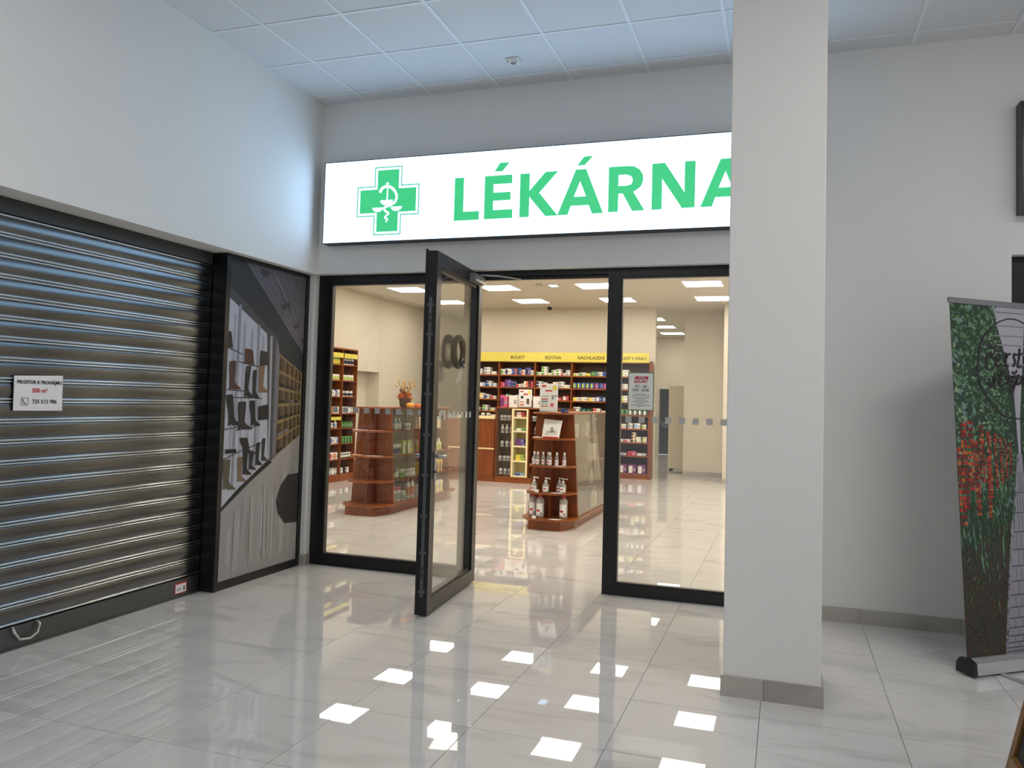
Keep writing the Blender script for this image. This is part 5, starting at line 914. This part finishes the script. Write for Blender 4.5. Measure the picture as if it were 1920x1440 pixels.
for i, (x, y) in enumerate(((1.105, 2.80), (1.21, 2.73), (1.47, 2.775))):
    big_bottle(x, y, GZ[0], 0.046, 0.262, ['large white red-capped bottle on the lowest end shelf, furthest left', 'large white red-capped bottle on the lowest end shelf, nearest the front edge', 'large white red-capped bottle standing alone right on the lowest end shelf'][i], 'red-capped bottles on the lowest end shelf', 'red', 'big')
for i, (x, y) in enumerate(((1.10, 2.83), (1.125, 2.755), (1.245, 2.80), (1.272, 2.735), (1.40, 2.83), (1.46, 2.775))):
    big_bottle(x, y, GZ[1], 0.036, 0.165, '%s clear pump bottle from the left on the second lowest end shelf' % ORD[i], 'pump bottles on the end shelf', None, 'pump')
for i, (x, y) in enumerate(((1.105, 2.80), (1.155, 2.77), (1.21, 2.80), (1.26, 2.83), (1.305, 2.755), (1.37, 2.80), (1.455, 2.82))):
    big_bottle(x, y, GZ[2], 0.024, 0.15, '%s small white-capped gel bottle from the left on the middle end shelf' % ORD[i], 'gel bottles on the middle end shelf', None, 'small')
for i, (x, y, r, desc) in enumerate(((1.16, 2.655, 0, 'lowest'), (1.17, 2.70, 1, 'second lowest'))):
    t = thing('price_card', (x, y, GZ[r]), 'tiny white price card standing on the %s end shelf' % desc, 'price card'); 
    MB().hexa([(x - 0.022, y, GZ[r]), (x + 0.022, y, GZ[r]), (x + 0.022, y + 0.02, GZ[r]), (x - 0.022, y + 0.02, GZ[r])], [(x - 0.022, y + 0.01, GZ[r] + 0.03), (x + 0.022, y + 0.01, GZ[r] + 0.03), (x + 0.022, y + 0.012, GZ[r] + 0.03), (x - 0.022, y + 0.012, GZ[r] + 0.03)]).build('card', white_pap, t)
for x, y, r, desc in ((1.40, 2.645, 0, 'lowest'), (1.40, 2.70, 1, 'second lowest'), (1.42, 2.72, 2, 'middle')):
    sheet('price_slip', [(x - 0.07, y), (x + 0.04, y - 0.012), (x + 0.075, y + 0.05), (x - 0.03, y + 0.062)], GZ[r], white_pap, 'white paper price slip lying on the %s end shelf of the right gondola' % desc, 'price slip')
sheet('leaflet', [(1.07, 2.84), (1.16, 2.76), (1.20, 2.80), (1.11, 2.88)], GZ[3], white_pap, 'white leaflets hanging over the upper left edge of the right gondola', 'leaflet', 0.008)
tc_ = thing('counter_card', (1.31, 2.82, GZ[3]), 'white tilted show card with red foot on the upper end shelf', 'show card')
MB().hexa([(1.195, 2.765, GZ[3] + 0.004), (1.405, 2.745, GZ[3] + 0.004), (1.405, 2.75, GZ[3] + 0.004), (1.195, 2.77, GZ[3] + 0.004)], [(1.205, 2.825, GZ[3] + 0.215), (1.425, 2.80, GZ[3] + 0.20), (1.425, 2.805, GZ[3] + 0.20), (1.205, 2.83, GZ[3] + 0.215)]).build('card', white_pap, tc_)
MB().box(1.225, 2.715, GZ[3], 1.395, 2.745, GZ[3] + 0.018).build('foot', PM('red'), tc_)
MB().lathe([(0.014, 0), (0.017, 0.004), (0.017, 0.03), (0.012, 0.038), (0.013, 0.04), (0.013, 0.052)], (1.315, 2.757, GZ[3] + 0.075), 10).build('pictured_jar', PM('grey'), tc_)
for b in ((1.245, 0.070, 1.375, 0.076), (1.235, 0.045, 1.28, 0.05), (1.34, 0.045, 1.39, 0.05)):
    yy = 2.752 + b[1] * 0.27; MB().box(b[0], yy - 0.004, GZ[3] + b[1], b[2], yy - 0.0005, GZ[3] + b[3]).build('print', ink_grey, tc_)
# sign holder and box on top of the right gondola
def sign_holder(x, y, z, w_, h_, label, rows, ang=0.0):
    t = thing('sign_holder', (x, y, z), label, 'sign holder', rotz=ang, world=False)
    MB().box(-w_ / 2, -0.004, 0.012, w_ / 2, 0.0, h_).build('printed_card', white_pap, t)
    MB().box(-w_ / 2 - 0.003, -0.007, 0.0, w_ / 2 + 0.003, -0.0045, h_ * 0.97).build('acrylic_front', acrylic, t)
    MB().box(-w_ / 2 - 0.004, -0.04, 0.0, w_ / 2 + 0.004, 0.03, 0.004).box(-w_ / 2 - 0.004, -0.042, 0.004, w_ / 2 + 0.004, -0.038, 0.02).build('acrylic_foot', acrylic, t)
    for (a, b, c_, d_, cm) in rows: MB().box(a * w_ - w_ / 2, -0.0048, b * h_, c_ * w_ - w_ / 2, -0.004, d_ * h_).build('print', PM(cm), t)
    return t
sign_holder(1.24, 2.86, GZ[4], 0.215, 0.33, 'large white offers card in a clear holder on top of the right gondola',
            [(0.1, 0.88, 0.34, 0.95, 'red'), (0.3, 0.73, 0.68, 0.78, 'red'), (0.72, 0.78, 0.92, 0.93, 'yellow'), (0.1, 0.44, 0.45, 0.48, 'red'), (0.1, 0.36, 0.45, 0.40, 'dark green'), (0.1, 0.28, 0.45, 0.32, 'pale blue'), (0.1, 0.20, 0.45, 0.24, 'orange'), (0.1, 0.55, 0.5, 0.58, 'grey'), (0.65, 0.45, 0.8, 0.6, 'grey'), (0.6, 0.2, 0.78, 0.32, 'pink'), (0.85, 0.55, 0.92, 0.6, 'navy')])
item('small_box', carton(0.075, 0.06, 0.045, 'navy', 'blue'), (1.415, 2.93, GZ[4]), 'small dark blue box beside the offers card on the right gondola', 'box', None)
# white goods seen dimly through the glass side of the right gondola
for r, ys, t_, h_, rad in ((3, (3.12, 3.24, 3.75), 'c', 0.16, 0.05), (2, (3.95, 4.08), 'c', 0.20, 0.05), (1, (3.98,), 'b', 0.18, 0.035), (0, (3.95, 4.06), 'b', 0.26, 0.035)):
    side_row(XG2, 1, r, ys, t_, W_, 'cream', h_, rad, 'white %s behind the glass side of the right gondola, %s shelf' % ('carton' if t_ == 'c' else 'bottle', ['bottom', 'third', 'second', 'top'][r]), 'right gondola glass side shelf %d' % r)

# ================================================================== COUNTER
CY0 = 7.15
def wood_counter(x0, x1, label):
    c = thing('shop_counter', ((x0 + x1) / 2, CY0 + 0.3, 0), label, 'counter')
    MB().box(x0, CY0 + 0.02, 0.0, x1, CY0 + 0.6, 0.09).build('plinth', wood_h, c)
    MB().box(x0, CY0, 0.09, x1, CY0 + 0.6, 0.565).build('lower_front', wood, c)
    MB().box(x0, CY0, 0.59, x1, CY0 + 0.6, 1.10).build('upper_front', wood, c)
    MB().box(x0, CY0 - 0.006, 0.565, x1, CY0 + 0.6, 0.59).build('cream_strip', cream, c)
    MB().box(x0 - 0.01, CY0 - 0.02, 1.10, x1 + 0.005, CY0 + 0.62, 1.14).build('worktop', cream, c)
    return c
wood_counter(-1.98, -1.03, 'cherry wood counter with cream worktop left of the jar display')
wood_counter(0.32, 1.02, 'cherry wood counter with cream worktop behind the right gondola')
item('small_jar', jar(0.035, 0.06, W_, 'grey'), (-1.30, CY0 + 0.12, 1.14), 'left of two small white jars on the cream worktop', 'jar', None)
item('small_jar', jar(0.035, 0.06, W_, 'grey'), (-1.20, CY0 + 0.12, 1.14), 'right of two small white jars on the cream worktop', 'jar', None)
item('paper_stack', carton(0.2, 0.14, 0.03, W_, 'cream'), (-1.15, CY0 + 0.3, 1.14), 'flat white paper stack on the cream worktop behind the small jars', 'paper', None)
dc = thing('display_counter', (-0.35, CY0 + 0.25, 0), 'raised dark wood display counter with glass front and white jars', 'counter')
DX0, DX1, KX0, KX1 = -1.015, 0.30, -0.705, -0.408
MB().box(DX0, CY0 + 0.01, 0, DX1, CY0 + 0.5, 0.105).build('plinth', wood_h, dc)
MB().box(DX0, CY0 + 0.30, 0.105, DX1, CY0 + 0.32, 1.29).build('back_panel', wood_dk, dc)
MB().box(DX0 - 0.005, CY0 - 0.01, 1.29, DX1 + 0.005, CY0 + 0.5, 1.312).build('top_board', wood_h, dc)
for x in (DX0, KX0 - 0.018, KX1, DX1 - 0.018): MB().box(x, CY0, 0.105, x + 0.018, CY0 + 0.5, 1.29).build('upright', wood, dc)
DZ = [0.135, 0.376, 0.618, 0.859, 1.083]
for a, b in ((DX0 + 0.018, KX0 - 0.018), (KX1 + 0.018, DX1 - 0.018)):
    for z in DZ: MB().box(a, CY0 + 0.05, z - 0.008, b, CY0 + 0.30, z).build('shelf', wood_dk, dc)
    MB().box(a, CY0 + 0.004, 0.11, b, CY0 + 0.009, 1.285).build('glass_sheet', pane, dc)
kt = thing('cream_shelf_tower', ((KX0 + KX1) / 2, CY0 + 0.1, 0.105), 'narrow cream open shelf tower set into the jar display counter', 'shelf tower')
for x in (KX0, KX1 - 0.03): MB().box(x, CY0 - 0.012, 0.105, x + 0.03, CY0 + 0.25, 1.288).build('side', cream_lt, kt)
MB().box(KX0, CY0 + 0.25, 0.105, KX1, CY0 + 0.262, 1.288).build('back', cream, kt)
KZ = [0.13, 0.391, 0.649, 0.908, 1.148]
for z in KZ: MB().box(KX0 + 0.03, CY0 - 0.01, z - 0.025, KX1 - 0.03, CY0 + 0.25, z).build('shelf', cream_lt, kt)
MB().box(KX0 + 0.03, CY0 - 0.01, 1.268, KX1 - 0.03, CY0 + 0.25, 1.288).build('top', cream_lt, kt)
for z, c0, c1, h_, n_, nm in ((KZ[4], 'red', W_, 0.045, 2, 'top'), (KZ[3], 'green', W_, 0.05, 1, 'second'), (KZ[2], 'violet', 'purple', 0.055, 2, 'third'), (KZ[1], 'lime', 'yellow', 0.05, 2, 'fourth'), (KZ[0], 'pale blue', 'blue', 0.045, 1, 'bottom')):
    for k in range(n_): item('tissue_pack', carton(0.17 - 0.02 * k, 0.12, h_, c0, c1), ((KX0 + KX1) / 2, CY0 + 0.10, z + k * (h_ + 0.0018)), '%s%s pack on the %s shelf of the cream tower' % (LEVEL[n_][k], words(c0, c1), nm), 'pack', 'packs on the %s shelf of the cream tower' % nm, 0.1 * (1 - 2 * k))
for r, xs, t_, h_ in ((4, (-0.94, -0.87, -0.80, -0.745, -0.345, -0.285, -0.20), 'j', 0.09), (3, (-0.92, -0.84, -0.755, -0.30, -0.2), 'b', 0.15), (2, (-0.92, -0.83, -0.75, -0.30), 'j', 0.10), (1, (-0.95, -0.87, -0.80, -0.75, -0.335, -0.25), 'j', 0.08), (0, (-0.935, -0.85, -0.77, -0.31), 'j', 0.10)):
    for k, x in enumerate(xs):
        me = jar(0.031, h_, W_, 'grey') if t_ == 'j' else bottle(0.03, h_, W_, 'grey', 'white')
        item('white_jar' if t_ == 'j' else 'white_bottle', me, (x, CY0 + 0.12, DZ[r]), '%swhite %s, %s glass-fronted counter shelf, %s the cream tower' % (nth(sum(1 for q in xs[:k] if (q < -0.6) == (x < -0.6)), sum(1 for q in xs if (q < -0.6) == (x < -0.6))), 'jar' if t_ == 'j' else 'bottle', ['lowest', 'second lowest', 'middle', 'second highest', 'highest'][r], 'left of' if x < -0.6 else 'right of'), 'jar' if t_ == 'j' else 'bottle', 'white jars in the counter, row %d' % r)
# boxes and cards standing on the display counter
item('cosmetic_box', carton(0.135, 0.09, 0.19, 'pink', 'purple'), (-0.895, CY0 + 0.12, 1.312), 'pink and purple box standing left on the display counter', 'box', None)
item('cosmetic_box', carton(0.15, 0.07, 0.21, W_, W_), (-0.72, CY0 + 0.10, 1.312), 'plain white box beside the pink one on the display counter', 'box', None)
sign_holder(-0.505, CY0 + 0.10, 1.312, 0.24, 0.32, 'white offers card in the middle of the display counter', [(0.1, 0.85, 0.35, 0.92, 'red'), (0.35, 0.7, 0.7, 0.78, 'red'), (0.7, 0.75, 0.9, 0.93, 'yellow'), (0.15, 0.5, 0.35, 0.65, 'navy'), (0.1, 0.3, 0.4, 0.34, 'red'), (0.6, 0.2, 0.8, 0.5, 'brown'), (0.1, 0.12, 0.4, 0.2, 'orange')])
item('cosmetic_box', carton(0.16, 0.07, 0.2, W_, W_), (-0.27, CY0 + 0.10, 1.312), 'plain white box right of the offers card on the display counter', 'box', None)

# ================================================================== BACK ROOM
cb_ = thing('tall_cupboard', (1.6, 11.6, 0), 'tall plain cream cupboard beyond the end of the back shelving', 'cupboard')
MB().box(1.43, 11.37, 0.055, 1.868, 11.9, 1.838).build('carcass', paint_in, cb_)
MB().box(1.43, 11.35, 0.06, 1.866, 11.369, 1.834).build('door', M('cream_cupboard_door', (238, 230, 206), 0.5, amt=0.02), cb_)
for x in (1.45, 1.82): MB().box(x, 11.40, 0, x + 0.03, 11.85, 0.055).build('foot', black_p, cb_)
dd = thing('washbasin', (0.6, 16.8, 0.75), 'small grey basin inside the dark far doorway', 'washbasin')
MB().hexa([(0.50, 16.72, 0.76), (0.70, 16.72, 0.76), (0.70, 16.9, 0.76), (0.50, 16.9, 0.76)], [(0.44, 16.62, 0.92), (0.78, 16.62, 0.92), (0.78, 16.9, 0.92), (0.44, 16.9, 0.92)]).build('bowl', M('basin_grey', (120, 120, 116), 0.3), dd)
MB().tube([(0.6, 16.88, 0.92), (0.6, 16.88, 1.05), (0.6, 16.78, 1.05)], 0.012, 6).build('tap', steel, dd)

# ================================================================== ON THE GLASS
nz_ = thing('opening_hours_sign', (2.79, 0.105, 1.39), 'green-edged opening hours sheet with red logo on the right window', 'notice')
MB().box(2.69, 0.108, 1.390, 2.888, 0.1115, 1.680).build('green_border', M('sage_green_print', (112, 132, 96), 0.5), nz_)
MB().box(2.697, 0.1072, 1.397, 2.881, 0.108, 1.673).build('sheet', M('grey_white_sheet', (244, 242, 232), 0.5, amt=0.02), nz_)
lg = MB(); lg.hexa([(2.735, 0.1064, 1.601), (2.835, 0.1064, 1.601), (2.835, 0.1072, 1.601), (2.735, 0.1072, 1.601)], [(2.745, 0.1064, 1.648), (2.847, 0.1064, 1.648), (2.847, 0.1072, 1.648), (2.745, 0.1072, 1.648)])
lg.build('logo_field', red_ink, nz_)
nl = lambda x, z: (x - 2.79, 0.1060 - 0.105, z - 1.39)
text('lettering', 'LÉKÁRNA', 0.012, white_pap, nz_, nl(2.796, 1.634), FRONT, 0.0002)
text('lettering', 'FORTE', 0.031, white_pap, nz_, nl(2.790, 1.607), FRONT, 0.0012)
text('lettering', 'PO – NE', 0.027, ink, nz_, nl(2.790, 1.563), FRONT, 0.0003, sx=0.9)
text('lettering', '8.00 – 20.00', 0.027, ink, nz_, nl(2.790, 1.536), FRONT, 0.0003, sx=0.9)
rw = random.Random(9)
for z, hwid in ((1.514, 0.045), (1.502, 0.064), (1.486, 0.064), (1.476, 0.04), (1.463, 0.05), (1.453, 0.062), (1.441, 0.025), (1.430, 0.072), (1.420, 0.024)):
    m_ = MB(); x = 2.79 - hwid
    while x < 2.79 + hwid:
        l_ = rw.uniform(0.008, 0.024); m_.box(x, 0.1066, z, min(x + l_, 2.79 + hwid), 0.1072, z + 0.0045); x += l_ + 0.004
    m_.build('small_print', ink_grey, nz_)
# straw wreath hung on the door glass
inv_d = lambda x, y, z: (x, y, z)
wr = thing('straw_wreath', (0, 0, 0), 'oval straw wreath with dark bow and white tulle hung on the open glass door', 'wreath', world=False)
wr.location = door.matrix_basis @ Vector((0, 0, 0))
c_loc = Matrix.Translation((1.425, 0.045, 0)) @ Matrix.Rotation(-PI / 2 + 0.09, 4, 'Z') @ Vector((0.575, 0.044 + 0.036, 1.785))
wr.location = c_loc; wr.rotation_euler = (0, 0, -PI / 2 + 0.09)
rwx = random.Random(4); n_ = 40
ring = [(0.104 * math.cos(2 * PI * i / n_), 0, 0.104 * math.sin(2 * PI * i / n_)) for i in range(n_)]
MB().tube(ring, [0.0225 * (0.9 + 0.18 * rwx.random()) for _ in ring], 10, close=True).build('straw_ring', M('straw', (118, 103, 78), 0.9, noise=120, amt=0.35, bump=1.0, bump_scale=180), wr)
sp = MB()
for k in range(360):
    a = rwx.uniform(0, 2 * PI); b_ = rwx.uniform(0, 2 * PI); R_, r_ = 0.104, 0.0225
    p0 = Vector(((R_ + r_ * math.cos(b_)) * math.cos(a), r_ * math.sin(b_), (R_ + r_ * math.cos(b_)) * math.sin(a)))
    t_ = Vector((-math.sin(a), 0, math.cos(a))); nn = Vector((math.cos(b_) * math.cos(a), math.sin(b_), math.cos(b_) * math.sin(a)))
    p1 = p0 + t_ * 0.022 + nn * rwx.uniform(0.001, 0.008); sd_ = t_.cross(nn) * 0.0012
    sp.poly([p0 - sd_, p0 + sd_, p1])
spo = sp.build('straw_ends', M('straw_light', (140, 122, 90), 0.9), wr); spo['kind'] = 'stuff'
bo = MB()
for sx, sz in ((-1, 0.5), (1, 0.6), (-0.8, -0.5), (0.9, -0.4)):
    c_ = Vector((0.058, 0.04, -0.088)); e_ = Vector((sx * 0.042, 0.006, sz * 0.04)); s_ = Vector((-sz, 0.3, sx)).normalized() * 0.016
    bo.hexa([c_ - s_ * 0.3, c_ + s_ * 0.3, c_ + s_ * 0.3 + Vector((0, 0.006, 0)), c_ - s_ * 0.3 + Vector((0, 0.006, 0))], [c_ + e_ - s_, c_ + e_ + s_, c_ + e_ + s_ + Vector((0, 0.008, 0)), c_ + e_ - s_ + Vector((0, 0.008, 0))])
bo.lathe([(0.004, -0.012), (0.012, 0), (0.004, 0.012)], (0.058, 0.045, -0.088), 8, axis='Y'); bo.build('dark_bow', M('black_bow', (28, 22, 22), 0.7), wr)
MB().lathe([(0.006, 0), (0.026, 0.004), (0.03, 0.014), (0.012, 0.02)], (0.022, 0.028, -0.078), 12, axis='Y').build('white_rosette', M('linen_white', (186, 180, 164), 0.8), wr)
tl = MB()
for k in range(3):
    x0 = 0.045 + 0.012 * k; pts = [(x0, 0.022, -0.09), (x0 + 0.012 * (k - 1), 0.03, -0.14), (x0 + 0.028 * (k - 1) + 0.005, 0.026, -0.20 - 0.015 * k)]
    for i in range(2):
        wa, wb = (0.006, 0.018, 0.03)[i], (0.006, 0.018, 0.03)[i + 1]; a, b = pts[i], pts[i + 1]
        tl.hexa([(a[0] - wa, a[1], a[2]), (a[0] + wa, a[1] + 0.004, a[2]), (a[0] + wa, a[1] + 0.005, a[2]), (a[0] - wa, a[1] + 0.001, a[2])], [(b[0] - wb, b[1], b[2]), (b[0] + wb, b[1] + 0.006, b[2]), (b[0] + wb, b[1] + 0.007, b[2]), (b[0] - wb, b[1] + 0.001, b[2])])
tl.build('tulle_ribbon', M('white_tulle', (214, 212, 204), 0.8, alpha=0.45), wr)

for o in bpy.data.objects:
    if '_w' in o: del o['_w']
